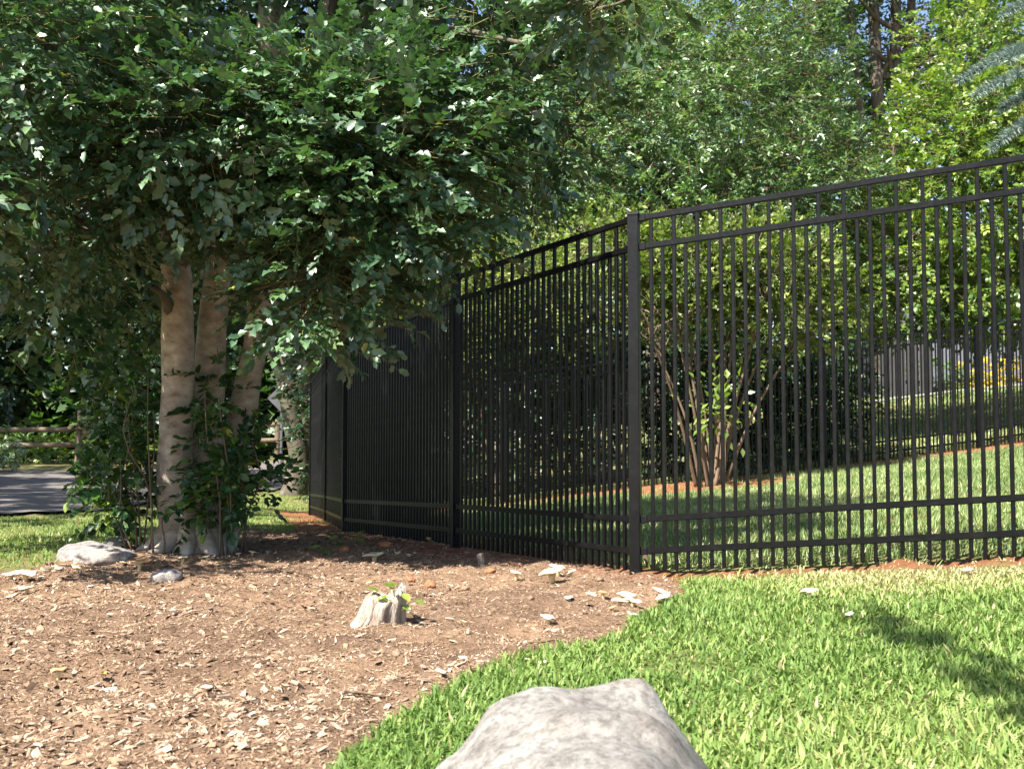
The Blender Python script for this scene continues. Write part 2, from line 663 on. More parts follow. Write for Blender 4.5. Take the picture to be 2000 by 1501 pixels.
M['rock'] = rock_mat("boulder_stone", (.095, .086, .076), (.205, .192, .176), (.32, .31, .292), (.235, .19, .145))
M['flatrock'] = rock_mat("pale_stone", (.17, .15, .14), (.26, .24, .23), (.34, .32, .305), (.28, .23, .195))
M['cap'] = surf_mat("mushroom_cap", [(.3, (.38, .28, .16)), (.5, (.50, .41, .27)), (.72, (.58, .51, .39))], scale=14, bump=.25, rough=.6, dist=.004)
M['capwhite'] = surf_mat("white_mushroom", [(.3, (.46, .38, .27)), (.6, (.66, .60, .49))], scale=14, bump=.25, rough=.6, dist=.004)
M['capbrown'] = surf_mat("brown_mushroom", [(.3, (.30, .16, .07)), (.6, (.52, .33, .16))], scale=14, bump=.25, rough=.6, dist=.004)
M['gill'] = surf_mat("mushroom_stem", [(.3, (.55, .38, .14)), (.7, (.72, .6, .34))], scale=20, bump=.2, rough=.7, dist=.003)
M['clay'] = surf_mat("red_clay", [(.3, (.20, .07, .03)), (.7, (.40, .16, .08))], scale=20, bump=.8, dist=.01)
M['brownclod'] = surf_mat("brown_clod", [(.3, (.13, .075, .045)), (.7, (.28, .18, .12))], scale=20, bump=.8, dist=.01)
M['palewood'] = surf_mat("pale_wood", [(.32, (.12, .085, .06)), (.48, (.28, .22, .175)), (.7, (.48, .42, .365))], scale=9, bump=.9, bscale=22, stretch=(3.5, 3.5, .5), dist=.012)
M['chipwood'] = surf_mat("pale_chip", [(.32, (.16, .115, .08)), (.48, (.29, .22, .165)), (.7, (.42, .34, .27))], scale=30, bump=.5, stretch=(1, 4, 4), dist=.004)
M['oldwood'] = surf_mat("weathered_wood", [(.3, (.085, .06, .04)), (.7, (.19, .14, .095))], scale=8, bump=.5, stretch=(1, 4, 4), dist=.01)
M['greywood'] = surf_mat("grey_board", [(.3, (.035, .033, .033)), (.7, (.065, .063, .065))], scale=10, bump=.4, stretch=(4, 4, .5), dist=.006)
M['chip'] = surf_mat("mulch_chip", [(0, (.035, .020, .012)), (.25, (.13, .077, .047)), (.5, (.24, .157, .10)), (.72, (.36, .255, .175)), (1, (.54, .435, .335))], scale=40, bump=0, tint=.9, rough=.9)
M['blackmetal'] = surf_mat("mailbox_black", [(.3, (.012, .012, .012)), (.7, (.03, .03, .03))], scale=12, bump=.1, rough=.45)
M['signback'] = surf_mat("sign_metal", [(.3, (.07, .072, .08)), (.7, (.11, .113, .12))], scale=4, bump=.05, rough=.4)
M['siding'] = surf_mat("grey_siding", [(.3, (.12, .125, .15)), (.7, (.16, .17, .2))], scale=2, bump=.1, rough=.7)
M['concrete'] = surf_mat("concrete", [(.3, (.18, .17, .16)), (.7, (.27, .26, .24))], scale=6, bump=.3)
M['carpaint'] = surf_mat("car_paint", [(.3, (.58, .52, .46)), (.7, (.64, .58, .52))], scale=2, bump=0, rough=.25, spec=.5)
M['glass'] = surf_mat("dark_glass", [(.3, (.012, .014, .016)), (.7, (.02, .022, .026))], scale=2, bump=0, rough=.08, spec=.6)
M['rubber'] = surf_mat("tyre_rubber", [(.3, (.015, .015, .015)), (.7, (.03, .03, .03))], scale=10, bump=.1)


def ground_mat():
    m, nt, out = newmat("ground_soil")
    a = N(nt, "Attribute", attribute_name="zone")
    sep = N(nt, "SeparateColor")
    nt.links.new(a.outputs["Color"], sep.inputs[0])
    n1 = noise(nt, 9, 8, .75)
    n2 = noise(nt, 110, 6, .8)
    n3 = noise(nt, 1.3, 4, .6)
    mix = N(nt, "Mix", data_type='FLOAT')
    mix.inputs[0].default_value = .55
    nt.links.new(n1.outputs[0], mix.inputs[2])
    nt.links.new(n2.outputs[0], mix.inputs[3])
    soil = ramp(nt, [(.3, (.08, .065, .03)), (.5, (.15, .14, .055)), (.7, (.26, .23, .11))], mix.outputs[0])
    mul = ramp(nt, [(.36, (.053, .032, .02)), (.5, (.165, .104, .066)), (.62, (.30, .207, .142))], mix.outputs[0])
    fine = ramp(nt, [(.36, (.09, .052, .032)), (.5, (.23, .146, .09)), (.62, (.37, .255, .168))], mix.outputs[0])
    w = ramp(nt, [(.42, (0, 0, 0)), (.58, (1, 1, 1))], n3.outputs[0])
    mul2 = mixc(nt, w.outputs[0], mul.outputs[0], fine.outputs[0])
    cl = ramp(nt, [(.3, (.11, .035, .018)), (.5, (.22, .08, .04)), (.7, (.33, .15, .085))], mix.outputs[0])
    c = mixc(nt, sep.outputs[0], soil.outputs[0], mul2)
    c = mixc(nt, sep.outputs[1], c, cl.outputs[0])
    p = N(nt, "BsdfPrincipled")
    p.inputs["Roughness"].default_value = .95
    p.inputs["Specular IOR Level"].default_value = .15
    nt.links.new(c, p.inputs["Base Color"])
    b = N(nt, "Bump")
    b.inputs["Strength"].default_value = 1.0
    b.inputs["Distance"].default_value = .02
    nt.links.new(mix.outputs[0], b.inputs["Height"])
    nt.links.new(b.outputs[0], p.inputs["Normal"])
    nt.links.new(p.outputs[0], out.inputs[0])
    return m


# ------------------------------------------------------------------ ground
def build_ground():
    X = np.concatenate([[-600, -300, -120, -60, -40], np.arange(-26, -6, .6), np.arange(-6, 5, .045), np.arange(5, 20, .4), [24, 40, 60, 120, 300, 600]])
    Y = np.concatenate([[-600, -200, -60, -20], np.arange(-6, 1.4, .5), np.arange(1.4, 7.5, .045), np.arange(7.5, 16, .13), np.arange(16, 44, .6), [50, 70, 120, 300, 600]])
    gx, gy = np.meshgrid(X, Y)
    m, c, r = zones(gx, gy)
    z = tz(gx, gy) + relief(gx, gy, m, c)
    V = np.stack([gx.ravel(), gy.ravel(), z.ravel()], 1)
    nx, ny = len(X), len(Y)
    i = (np.arange(ny - 1)[:, None] * nx + np.arange(nx - 1)[None]).ravel()
    T = np.concatenate([np.stack([i, i + 1, i + nx + 1], 1), np.stack([i, i + nx + 1, i + nx], 1)])
    me = mesh_tris("ground", V, T, smooth=True)
    zc = np.zeros((len(V), 4), np.float32)
    zc[:, 0] = m.ravel()
    zc[:, 1] = c.ravel() * (.85 - .55 * (m.ravel() & (V[:, 1] < 6.0)))
    zc[:, 3] = 1
    a = me.attributes.new("zone", 'FLOAT_COLOR', 'POINT')
    a.data.foreach_set("color", zc.ravel())
    o = link("ground", me, ground_mat())
    tag(o, kind="structure")
    # road sheet
    gx, gy = np.meshgrid(np.arange(-30, 9, .25), np.arange(8, 38, .25))
    inr = inpoly(gx, gy, ROAD)
    V = np.stack([gx.ravel(), gy.ravel(), (tz(gx, gy) + .03).ravel()], 1)
    nx, ny = gx.shape[1], gx.shape[0]
    i = (np.arange(ny - 1)[:, None] * nx + np.arange(nx - 1)[None])
    k = inr[:-1, :-1] & inr[1:, :-1] & inr[:-1, 1:] & inr[1:, 1:]
    i = i[k]
    T = np.concatenate([np.stack([i, i + 1, i + nx + 1], 1), np.stack([i, i + nx + 1, i + nx], 1)])
    me = mesh_tris("road", V, T, smooth=True)
    o = link("road", me, surf_mat("asphalt", [(.3, (.075, .066, .06)), (.55, (.125, .11, .10)), (.75, (.20, .165, .14))], scale=1.6, bump=.4, bscale=90, detail=9))
    tag(o, kind="structure")


build_ground()


def scatter_region(n, x0, x1, y0, y1, seed, pw=1.0):
    r = np.random.default_rng(seed)
    x = r.uniform(x0, x1, n)
    u = r.uniform(0, 1, n)
    y = y0 + (y1 - y0) * u ** pw
    return x, y, r


def in_view(x, y, mx=.12):
    return np.abs(x) < y * (.5 + mx) + .35


# ---- grass blades
def blades(x, y, z, h, w, r, lean=.55, tint=None, simple=False):
    n = len(x)
    a = r.uniform(0, 2 * math.pi, n)
    side = np.stack([np.cos(a), np.sin(a), np.zeros(n)], 1)
    b = a + math.pi / 2 + r.normal(0, .3, n)
    ln = np.abs(r.normal(0, lean, n)) + .15
    dr = np.stack([np.cos(b) * ln, np.sin(b) * ln, np.ones(n)], 1)
    dr = norm(dr)
    P = np.stack([x, y, z], 1)
    V = np.zeros((n, 5, 3))
    hw = (w / 2)[:, None]
    hh = h[:, None]
    V[:, 0] = P - side * hw
    V[:, 1] = P + side * hw
    mid = P + dr * hh * .55
    V[:, 2] = mid - side * hw * .85
    V[:, 3] = mid + side * hw * .85
    V[:, 4] = P + dr * hh + np.stack([np.cos(b), np.sin(b), -np.ones(n) * .7], 1) * hh * .28 * ln[:, None]
    if simple:
        V = V[:, (0, 1, 4)]
        return V.reshape(-1, 3), np.arange(n * 3).reshape(-1, 3), np.repeat(tint, 3)
    T = np.array([(0, 1, 3), (0, 3, 2), (2, 3, 4)])[None] + (np.arange(n) * 5)[:, None, None]
    return V.reshape(-1, 3), T.reshape(-1, 3), np.repeat(tint, 5)


def lawn(name, label, n, x0, x1, y0, y1, seed, hmin, hmax, w, mat, pw=1.0, cond=None, lean=.55, dry=.0, simple=False):
    x, y, r = scatter_region(n, x0, x1, y0, y1, seed, pw)
    k = in_view(x, y)
    if cond is not None:
        k &= cond(x, y)
    x, y = x[k], y[k]
    m, c, rd = zones(x, y)
    edge = r.uniform(0, 1, len(x))
    k = ~m & ~rd & (~c | (edge < .10))
    x, y = x[k], y[k]
    P = np.stack([x, y], 1)
    dn = fbm(P, .5, 3, seed + 3)
    k = r.uniform(0, 1, len(x)) < np.clip(.35 + 1.3 * dn, 0, 1)
    x, y, dn, P = x[k], y[k], dn[k], P[k]
    n = len(x)
    h = r.uniform(hmin, hmax, n) * (.6 + .8 * dn)
    ww = w * np.clip(r.lognormal(-.12, .42, n), .3, 1.9)
    dz = np.zeros(n)
    if dry:
        dz = dry * np.clip(1.3 - (dseg(x, y, FENCE_R)) / .75, 0, 1) * np.clip((x - .7) / .8, 0, 1)
    t = np.clip(r.normal(.42, .2, n) + (fbm(P, 1.1, 2, 8) - .5) * .7 + dz, 0, .93) + (r.uniform(0, 1, n) < .07 + dz * .35) * .5
    t = np.clip(t, 0, 1)
    h = h * (1 - .45 * np.clip(dz, 0, 1))
    V, T, A = blades(x, y, gz(x, y) - .004, h, ww, r, lean, t, simple)
    o = link(name, mesh_tris(name, V, T, A), mat)
    tag(o, label, "grass", kind="stuff")
    return o


def left_of_l(x, y):
    """yard side test: point is right of the left fence run"""
    xs = np.interp(y, [p[1] for p in FENCE_L], [p[0] for p in FENCE_L])
    return x < xs


def front(x, y):
    yr = np.interp(x, [.61, 2.87, 6], [5.08, 4.27, 3.1])
    return (x > -1.2) & (y < yr)


def yard(x, y):
    yr = np.interp(x, [.61, 2.87, 6], [5.08, 4.27, 3.1])
    return (~left_of_l(x, y)) & (y > np.where(x > .61, yr, 5.08))


lawn("grass", "bright green coarse lawn grass in front of the fence beside the boulder", 300000, -1.2, 3.4, 1.35, 5.1, 41, .020, .050, .0068, M['grass'], pw=1.3, cond=front, lean=1.15, dry=.9)
lawn("grass", "mown lawn grass inside the fenced yard", 300000, -.8, 9.5, 4.4, 15, 42, .03, .07, .009, M['grassfar'], pw=1.0, cond=lambda x, y: yard(x, y), lean=.6, simple=True)
lawn("grass", "sunlit lawn sloping up beyond the far black fence", 60000, 2.0, 16, 14.6, 27, 43, .05, .10, .026, M['grassfar'], cond=lambda x, y: x > 1 + (y - 14.5) * .25, lean=.6, simple=True)
lawn("grass", "short grass verge between the mulch bed and the road on the left", 140000, -7.5, -1.0, 5.2, 19, 44, .02, .05, .011, M['grass'], cond=lambda x, y: left_of_l(x, y), lean=.6, simple=True)


# ---- mulch chips
def mulch():
    n = 190000
    x, y, r = scatter_region(n, -5, 1.4, 1.6, 9.2, 51, 1.6)
    k = in_view(x, y)
    x, y = x[k], y[k]
    m, c, rd = zones(x, y)
    P = np.stack([x, y], 1)
    dn = fbm(P, .8, 3, 77)
    fine = np.clip((x + .75) / .8, 0, .85)          # finer, barer soil towards the lawn
    k = (m | (c & left_of_l(x, y))) & (r.uniform(0, 1, len(x)) < np.clip(.15 + 1.5 * dn - .35 * fine, 0, 1))
    x, y, fine, P = x[k], y[k], fine[k], P[k]
    n = len(x)
    L = r.lognormal(math.log(.0105), .55, n) * (1 - .4 * fine)
    L = np.clip(L, .005, .05)
    W = L * r.uniform(.12, .55, n)
    H = np.minimum(L * r.uniform(.08, .25, n), .008)
    a = r.uniform(0, 2 * math.pi, n)
    d = norm(np.stack([np.cos(a), np.sin(a), r.normal(0, .38, n)], 1))
    u = norm(np.stack([r.normal(0, .4, n), r.normal(0, .4, n), np.ones(n)], 1))
    # chip: 6-vertex wedge, 8 tris
    V0 = np.array([(-.5, -.5, 0), (.5, -.4, 0), (.45, .5, 0), (-.4, .42, 0), (.12, .1, 1)], float)
    T0 = np.array([(0, 1, 4), (1, 2, 4), (2, 3, 4), (3, 0, 4)])
    s = norm(np.cross(d, u))
    u = np.cross(s, d)
    C = np.stack([x, y, gz(x, y) + .001 + H * .3], 1)
    V = C[:, None] + V0[None, :, 0:1] * (s * W[:, None])[:, None] + V0[None, :, 1:2] * (d * L[:, None])[:, None] + V0[None, :, 2:3] * (u * H[:, None])[:, None]
    T = T0[None] + (np.arange(n) * 5)[:, None, None]
    t = np.clip(r.beta(2.2, 2.6, n) + .45 * (fbm(P, .5, 2, 5) - .5) + (r.uniform(0, 1, n) < .04) * .35, 0, 1)
    # fine fibres between the chips
    x2, y2, r2 = scatter_region(330000, -5, 1.4, 1.6, 8.5, 52, 1.7)
    k = in_view(x2, y2)
    x2, y2 = x2[k], y2[k]
    m2, c2, _ = zones(x2, y2)
    k = m2 | (c2 & left_of_l(x2, y2))
    x2, y2 = x2[k], y2[k]
    n2 = len(x2)
    L2 = np.clip(r2.lognormal(math.log(.010), .45, n2), .004, .03)
    a2 = r2.uniform(0, 2 * math.pi, n2)
    C2 = np.stack([x2, y2, gz(x2, y2) + .002], 1)
    d2 = norm(np.stack([np.cos(a2), np.sin(a2), np.abs(r2.normal(0, .35, n2))], 1))
    V2, T2 = place((np.array([(-.12, 0, 0), (.12, 0, .04), (.06, 1, .05)]), np.array([(0, 1, 2)])), C2, d2, np.stack([r2.normal(0, .5, n2), r2.normal(0, .5, n2), np.ones(n2)], 1), L2)
    t2 = np.clip(r2.beta(2, 2.2, n2), 0, .92)
    V = np.concatenate([V.reshape(-1, 3), V2])
    T = np.concatenate([T.reshape(-1, 3), T2 + n * 5])
    o = link("mulch", mesh_tris("mulch", V, T, np.concatenate([np.repeat(t, 5), np.repeat(t2, 3)])), M['chip'])
    tag(o, "sunlit brown shredded bark mulch spread around the tree", "mulch", kind="stuff")


mulch()


# ------------------------------------------------------------------ fences
R1, R2, R3, R4 = 1.762, 1.616, .267, .112
PICK_W = .018
SP = .0572
me_tall = box_me("picket", PICK_W, PICK_W, R1 - .012, .0022, z0=.012)
me_short = box_me("picket", PICK_W, PICK_W, R2 - .012, .0022, z0=.012)
me_post = None


def post_meshes():
    import bmesh
    out = []
    bm = bmesh.new()
    bmesh.ops.create_cube(bm, size=1)
    for v in bm.verts:
        v.co = Vector((v.co.x * .054, v.co.y * .054, (v.co.z + .5) * 2.0 - .22))
    bmesh.ops.bevel(bm, geom=[e for e in bm.edges if abs(e.verts[0].co.z - e.verts[1].co.z) > .5], offset=.003, segments=2, affect='EDGES')
    me = bpy.data.meshes.new("post")
    bm.to_mesh(me)
    bm.free()
    out.append(me)
    bm = bmesh.new()
    bmesh.ops.create_cube(bm, size=1)
    for v in bm.verts:
        s = .061 if v.co.z < 0 else .058
        v.co = Vector((v.co.x * s, v.co.y * s, v.co.z * .014))
    r = bmesh.ops.extrude_discrete_faces(bm, faces=[f for f in bm.faces if f.normal.z > .5])
    for v in r['faces'][0].verts:
        v.co.x *= .45
        v.co.y *= .45
        v.co.z += .006
    bmesh.ops.bevel(bm, geom=bm.edges[:], offset=.0012, segments=1, affect='EDGES')
    me = bpy.data.meshes.new("post_cap")
    bm.to_mesh(me)
    bm.free()
    out.append(me)
    return out


ME_POST, ME_CAP = post_meshes()
for mm in (me_tall, me_short, ME_POST, ME_CAP):
    mm.materials.append(M['metal'])
RAIL_ME = {}


def rail_between(root, A, B, h, W=.027, H=.030):
    import bmesh
    d = Vector((B[0] - A[0], B[1] - A[1], B[2] - A[2]))
    L = d.length
    bm = bmesh.new()
    bmesh.ops.create_cube(bm, size=1)
    for v in bm.verts:
        v.co = Vector((v.co.x * L, v.co.y * W, v.co.z * H))
    bmesh.ops.bevel(bm, geom=[e for e in bm.edges if abs(e.verts[0].co.x - e.verts[1].co.x) > .1], offset=.004, segments=2, affect='EDGES')
    me = bpy.data.meshes.new("rail")
    bm.to_mesh(me)
    bm.free()
    for p in me.polygons:
        p.use_smooth = False
    o = link("rail", me, M['metal'], root)
    o.location = ((A[0] + B[0]) / 2, (A[1] + B[1]) / 2, (A[2] + B[2]) / 2 + h)
    o.rotation_euler = (0, -math.atan2(d.z, math.hypot(d.x, d.y)), math.atan2(d.y, d.x))
    return o


def bracket(root, A, B, h, me):
    """small collar where a rail meets a post, at A end"""
    d = Vector((B[0] - A[0], B[1] - A[1], B[2] - A[2])).normalized()
    o = link("bracket", me, None, root)
    p = Vector(A) + d * .045
    o.location = (p.x, p.y, p.z + h)
    o.rotation_euler = (0, -math.atan2(d.z, math.hypot(d.x, d.y)), math.atan2(d.y, d.x))


ME_BR = box_me("bracket", .034, .034, .037, .003)
ME_BR.materials.append(M['metal'])


def fence(name, label, pts, zs, post_rot=None, brackets=True, pitch=SP):
    origin = np.array([pts[0][0], pts[0][1], zs[0]])
    root = thing(name, label, "fence", tuple(origin))
    loc = [np.array([p[0], p[1], z]) - origin for p, z in zip(pts, zs)]
    for i, P in enumerate(loc):
        a = loc[max(i - 1, 0)]
        b = loc[min(i + 1, len(loc) - 1)]
        ang = math.atan2(b[1] - a[1], b[0] - a[0])
        if post_rot and i in post_rot:
            ang = post_rot[i]
        o = link("post", ME_POST, None, root)
        o.location = P
        o.rotation_euler = (0, 0, ang)
        c = link("post_cap", ME_CAP, None, o)
        c.location = (0, 0, 1.787)
    for A, B in zip(loc[:-1], loc[1:]):
        L2 = math.hypot(B[0] - A[0], B[1] - A[1])
        u = (B - A) / L2
        A1, B1 = A + u * .03, B - u * .03
        for h in (R1, R2, R3, R4):
            rail_between(root, A1, B1, h)
            if brackets:
                bracket(root, A, B, h, ME_BR)
                bracket(root, B, A, h, ME_BR)
        n = int(round((L2 - .06) / pitch)) - 1
        ang = math.atan2(B[1] - A[1], B[0] - A[0])
        for k in range(1, n + 1):
            P = A + u * (.03 + (L2 - .06) * k / (n + 1))
            o = link("picket", me_short if k % 2 else me_tall, None, root)
            o.location = P
            o.rotation_euler = (0, 0, ang)
    return root


zN = [.2, 0, -.045, -.14, -.245, -.37]
ptsN = [(2.87, 4.27)] + FENCE_L
fence("metal_fence", "tall black metal picket fence cornering near the tree and running into shade", ptsN, zN,
      post_rot={1: math.atan2(4.27 - 5.08, 2.87 - .61)})
zB = [float(tz(np.array([p[0]]), np.array([p[1]]))[0]) for p in FENCE_B]
zB[0] = -.37
fence("metal_fence", "far black metal picket fence along the back of the yard", [(p[0] + (.1 if i == 0 else 0), p[1]) for i, p in enumerate(FENCE_B)], zB, brackets=False)


# ------------------------------------------------------------------ trees
def crown_obj(parent, lobes, seed, K, L, size, tmpl, mat, gap=0, gscale=.6, flat=.5, shell=.3, droop=.12, jit=.35, twig=M['twig'], twig_r=.004, name="crown", root=None, inner=.5):
    O, D, U = crown_sprays(lobes, seed, gap, gscale, flat, shell)
    P, ld, ln, sz, tint, end = spray_leaves(O, D, U, K, L, size, seed + 1, droop, jit)
    base = np.array(parent.location) if parent is not None else np.zeros(3)
    V, T = place(tmpl, P, ld, ln, sz)
    o = link(name, mesh_tris(name, V - base, T, np.repeat(tint, len(tmpl[0]))), mat, parent)
    o["kind"] = "stuff"
    tv, tt = twigs(O - D * L * .35 - base, end - base, np.full(len(O), twig_r), np.full(len(O), twig_r * .35))
    t = link("twigs", mesh_tris("twigs", tv, tt), twig, parent)
    t["kind"] = "stuff"
    return o, (P, ld, ln, sz, tint), (O, D)


def limbs_obj(parent, paths, mat, name="trunk", n=12, wob=.12):
    base = np.array(parent.location)
    g = Geo()
    for i, (P, R) in enumerate(paths):
        m = max(6, len(P) * 5)
        PP = smooth_path(P, m)
        RR = np.interp(np.linspace(0, 1, m), np.linspace(0, 1, len(R)), R)
        V, T = tube(PP, RR, n, wob, seed=i + 1)
        g.add(V, T)
    return g.build(name, mat, parent, base, smooth=True)


def limb_to(start, end, r0, r1, sag=.15, jit=.15, rr=random):
    s, e = np.array(start, float), np.array(end, float)
    L = np.linalg.norm(e - s)
    m1 = s * .65 + e * .35 + np.array([rr.uniform(-1, 1), rr.uniform(-1, 1), rr.uniform(0, 1)]) * jit * L
    m2 = s * .3 + e * .7 + np.array([rr.uniform(-1, 1), rr.uniform(-1, 1), rr.uniform(-.3, 1)]) * jit * L
    return [s, m1, m2, e], [r0, r0 * .75 + r1 * .25, r0 * .35 + r1 * .65, r1]


# ---- the big holly
def holly():
    base = np.array([-2.05, 6.45, float(gz(-2.05, 6.45)[0])])
    root = thing("holly_tree", "large glossy dark green holly tree with three smooth tan trunks beside the fence", "tree", tuple(base))
    # trunks from pixel outlines (x centre, y, width) at a depth
    def trunk(name, pts, label=None, seed=0):
        P, R = [], []
        for px, py, w, Y in pts:
            P.append(at(px, py, Y))
            R.append(w / 2 * Y / 2000)
        m = len(P) * 6
        PP = smooth_path(P, m)
        RR = np.interp(np.linspace(0, 1, m), np.linspace(0, 1, len(R)), R)
        V, T = tube(PP, RR, 20, .16, seed)
        g = Geo()
        g.add(V, T)
        o = g.build(name, M['bark'], root, base, smooth=True)
        return o
    trunk("trunk", [(374, 1112, 190, 6.42), (370, 1080, 142, 6.42), (360, 1040, 104, 6.42), (344, 960, 72, 6.42), (341, 880, 64, 6.42), (347, 760, 62, 6.42), (348, 620, 63, 6.42), (342, 510, 54, 6.45), (330, 400, 48, 6.5), (300, 200, 42, 6.6), (280, -100, 34, 6.7), (300, -600, 24, 6.8)], seed=2)
    trunk("trunk", [(405, 1095, 110, 6.62), (400, 1040, 92, 6.62), (402, 960, 66, 6.62), (406, 820, 60, 6.65), (412, 700, 58, 6.66), (418, 600, 56, 6.66), (436, 500, 50, 6.7), (452, 420, 47, 6.75), (490, 250, 56, 6.9), (520, 100, 58, 6.95), (540, -150, 46, 7), (560, -700, 30, 7)], seed=4)
    trunk("trunk", [(420, 1085, 100, 6.8), (432, 1010, 74, 6.8), (455, 900, 58, 6.8), (476, 800, 52, 6.8), (494, 700, 48, 6.8), (508, 600, 44, 6.8), (520, 540, 38, 6.85), (560, 380, 40, 6.9), (600, 200, 40, 6.9), (622, 100, 44, 6.9), (660, -60, 34, 7), (720, -500, 22, 7.2)], seed=7)
    g = Geo()
    rq = np.random.default_rng(77)
    for i, (a, Lr) in enumerate(((3.6, .34), (4.3, .36), (4.9, .30), (5.5, .34), (2.9, .3), (6.0, .3), (.3, .3))):
        c0 = at(372, 1060, 6.42)
        d = np.array([math.cos(a), math.sin(a), 0])
        pts = [c0 + d * .05 + np.array([0, 0, .22]), c0 + d * .13 + np.array([0, 0, .08]), c0 + d * Lr * .7, c0 + d * Lr + rq.normal(0, .02, 3)]
        pts = np.array(pts)
        pts[2, 2] = gz(pts[2, 0], pts[2, 1])[0] + .015
        pts[3, 2] = gz(pts[3, 0], pts[3, 1])[0] - .03
        V, T = tube(smooth_path(pts, 12), np.interp(np.linspace(0, 1, 12), [0, .4, .8, 1], [.06, .065, .04, .02]), 10, .25, i + 3)
        g.add(V, T)
    g.build("roots", M['bark'], root, base, smooth=True)
    # stub branch at left and lit fork
    rb = [limb_to(at(346, 640, 6.42), at(296, 560, 6.2), .05, .016, jit=.08),
          limb_to(at(610, 150, 6.9), at(655, -20, 6.8), .05, .03, jit=.05)]
    lobes = [
        (-.66, 5.35, 2.08, .62, .65, .60, 620),
        (-.95, 5.30, 1.50, .40, .42, .40, 240),
        (-1.55, 5.45, 2.25, .90, .75, .50, 620),
        (-.98, 5.5, 2.40, .62, .6, .46, 330),
        (-2.50, 5.3, 2.75, .85, .8, 1.0, 780),
        (-2.65, 5.6, 2.0, .75, .7, .50, 400),
        (.05, 5.9, 2.75, .70, .8, .62, 300),
        (.25, 6.1, 2.50, .5, .6, .36, 130),
        (.5, 4.9, 2.88, .26, .35, .24, 80),
        (-2.75, 4.5, 1.75, .40, .4, .22, 90),  # lobe added mostly out of frame to shade the mulch
    ]
    upper = [(-3.9, 6.0, 2.6, 1.1, 1.1, 1.1, 420), (-3.2, 8.0, 2.0, 1.3, 1.0, .85, 380), (-.1, 6.6, 3.7, 1.0, .9, .6, 300), (-1.2, 8.2, 3.0, 1.6, 1.0, 1.1, 520), (-2.2, 7.0, 4.4, 2.2, 1.5, 1.4, 1100), (-2.2, 7.0, 5.8, 1.5, 1.3, 1.0, 450), (-4.2, 7.2, 4.0, 1.5, 1.5, 1.3, 500), (-2.6, 9.0, 4.0, 1.9, 1.7, 1.2, 800)]  # last lobe added to cast shade over the yard
    TP = [at(*q) for q in ((344, 520, 6.45), (300, 200, 6.6), (452, 420, 6.75), (490, 250, 6.9), (520, 100, 6.95), (540, -150, 7), (560, 380, 6.9), (600, 200, 6.9), (622, 100, 6.9), (660, -60, 7), (280, -100, 6.7), (300, -500, 6.8))]
    for lb in lobes + upper:
        c = np.array(lb[:3])
        s = min(TP, key=lambda q: np.linalg.norm((q - c) * np.array([1, 1, 1.4])) + (3 if q[2] > c[2] + .1 else 0))
        p, r = limb_to(s, c, .022, .009, jit=.10)
        rb.append((p, r))
        for q in range(4):
            e = c + np.array([random.uniform(-.7, .7) * lb[3], random.uniform(-.7, .7) * lb[4], random.uniform(-.6, .7) * lb[5]])
            rb.append(limb_to(np.array(p[2]), e, .014, .005, jit=.14))
    limbs_obj(root, rb, M['mossbark'], "limbs", n=7)
    crown, L, S = crown_obj(root, lobes, 101, 12, .27, .066, LEAF_HOLLY, M['holly'], gap=.33, gscale=.5, flat=.45, shell=.32, twig=M['greentwig'], twig_r=.0022, inner=.4)
    crown["kind"] = "stuff"
    crown_obj(root, upper, 131, 12, .32, .095, LEAF_WIDE, M['holly'], gap=.30, gscale=.7, flat=.5, shell=.4, twig=M['greentwig'], twig_r=.004, name="upper_crown")
    # the leaves that show largest: objects of their own
    P, ld, ln, sz, tint = L
    px, py, f = project(P)
    ok = (px > 0) & (px < 2000) & (py > 0) & (py < 1500) & (f > 1)
    idx = np.where(ok)[0]
    cell = (py[idx] // 15).astype(int) * 400 + (px[idx] // 15).astype(int)
    order = np.lexsort((f[idx], cell))
    first = np.concatenate([[True], np.diff(cell[order]) != 0])
    vis = idx[order][first]
    vis = vis[np.argsort(f[vis])][:300]
    keep = np.ones(len(P), bool)
    keep[vis] = False
    V, T = place(LEAF_HOLLY, P[keep], ld[keep], ln[keep], sz[keep])
    me = mesh_tris("crown", V - base, T, np.repeat(tint[keep], len(LEAF_HOLLY[0])))
    me.materials.append(M['holly'])
    old = crown.data
    crown.data = me
    bpy.data.meshes.remove(old)
    variants = []
    for tv in (.15, .35, .5, .7):
        lm = mesh_tris("leaf", LEAF_HOLLY[0], LEAF_HOLLY[1], np.full(len(LEAF_HOLLY[0]), tv))
        lm.materials.append(M['holly'])
        variants.append(lm)
    for i in vis:
        d = norm(ld[i])
        nn = norm(ln[i] - d * (ln[i] @ d))
        s = np.cross(d, nn)
        o = link("leaf", variants[int(np.argmin(np.abs(np.array((.15, .35, .5, .7)) - tint[i])))], None, crown)
        mw = Matrix(((s[0], d[0], nn[0], P[i][0] - base[0]), (s[1], d[1], nn[1], P[i][1] - base[1]), (s[2], d[2], nn[2], P[i][2] - base[2]), (0, 0, 0, 1)))
        o.matrix_local = mw @ Matrix.Diagonal((sz[i], sz[i], sz[i], 1))
    # berries in small clusters
    r = np.random.default_rng(3)
    O, D = S
    px, py, f = project(O)
    k = np.where((px > 300) & (px < 1000) & (py > 100) & (py < 720) & (f < 5.6))[0]
    k = r.choice(k, min(70, len(k)), replace=False)
    oct_v = np.array([(1, 0, 0), (-1, 0, 0), (0, 1, 0), (0, -1, 0), (0, 0, 1), (0, 0, -1)], float)
    oct_t = np.array([(0, 2, 4), (2, 1, 4), (1, 3, 4), (3, 0, 4), (2, 0, 5), (1, 2, 5), (3, 1, 5), (0, 3, 5)])
    g = Geo()
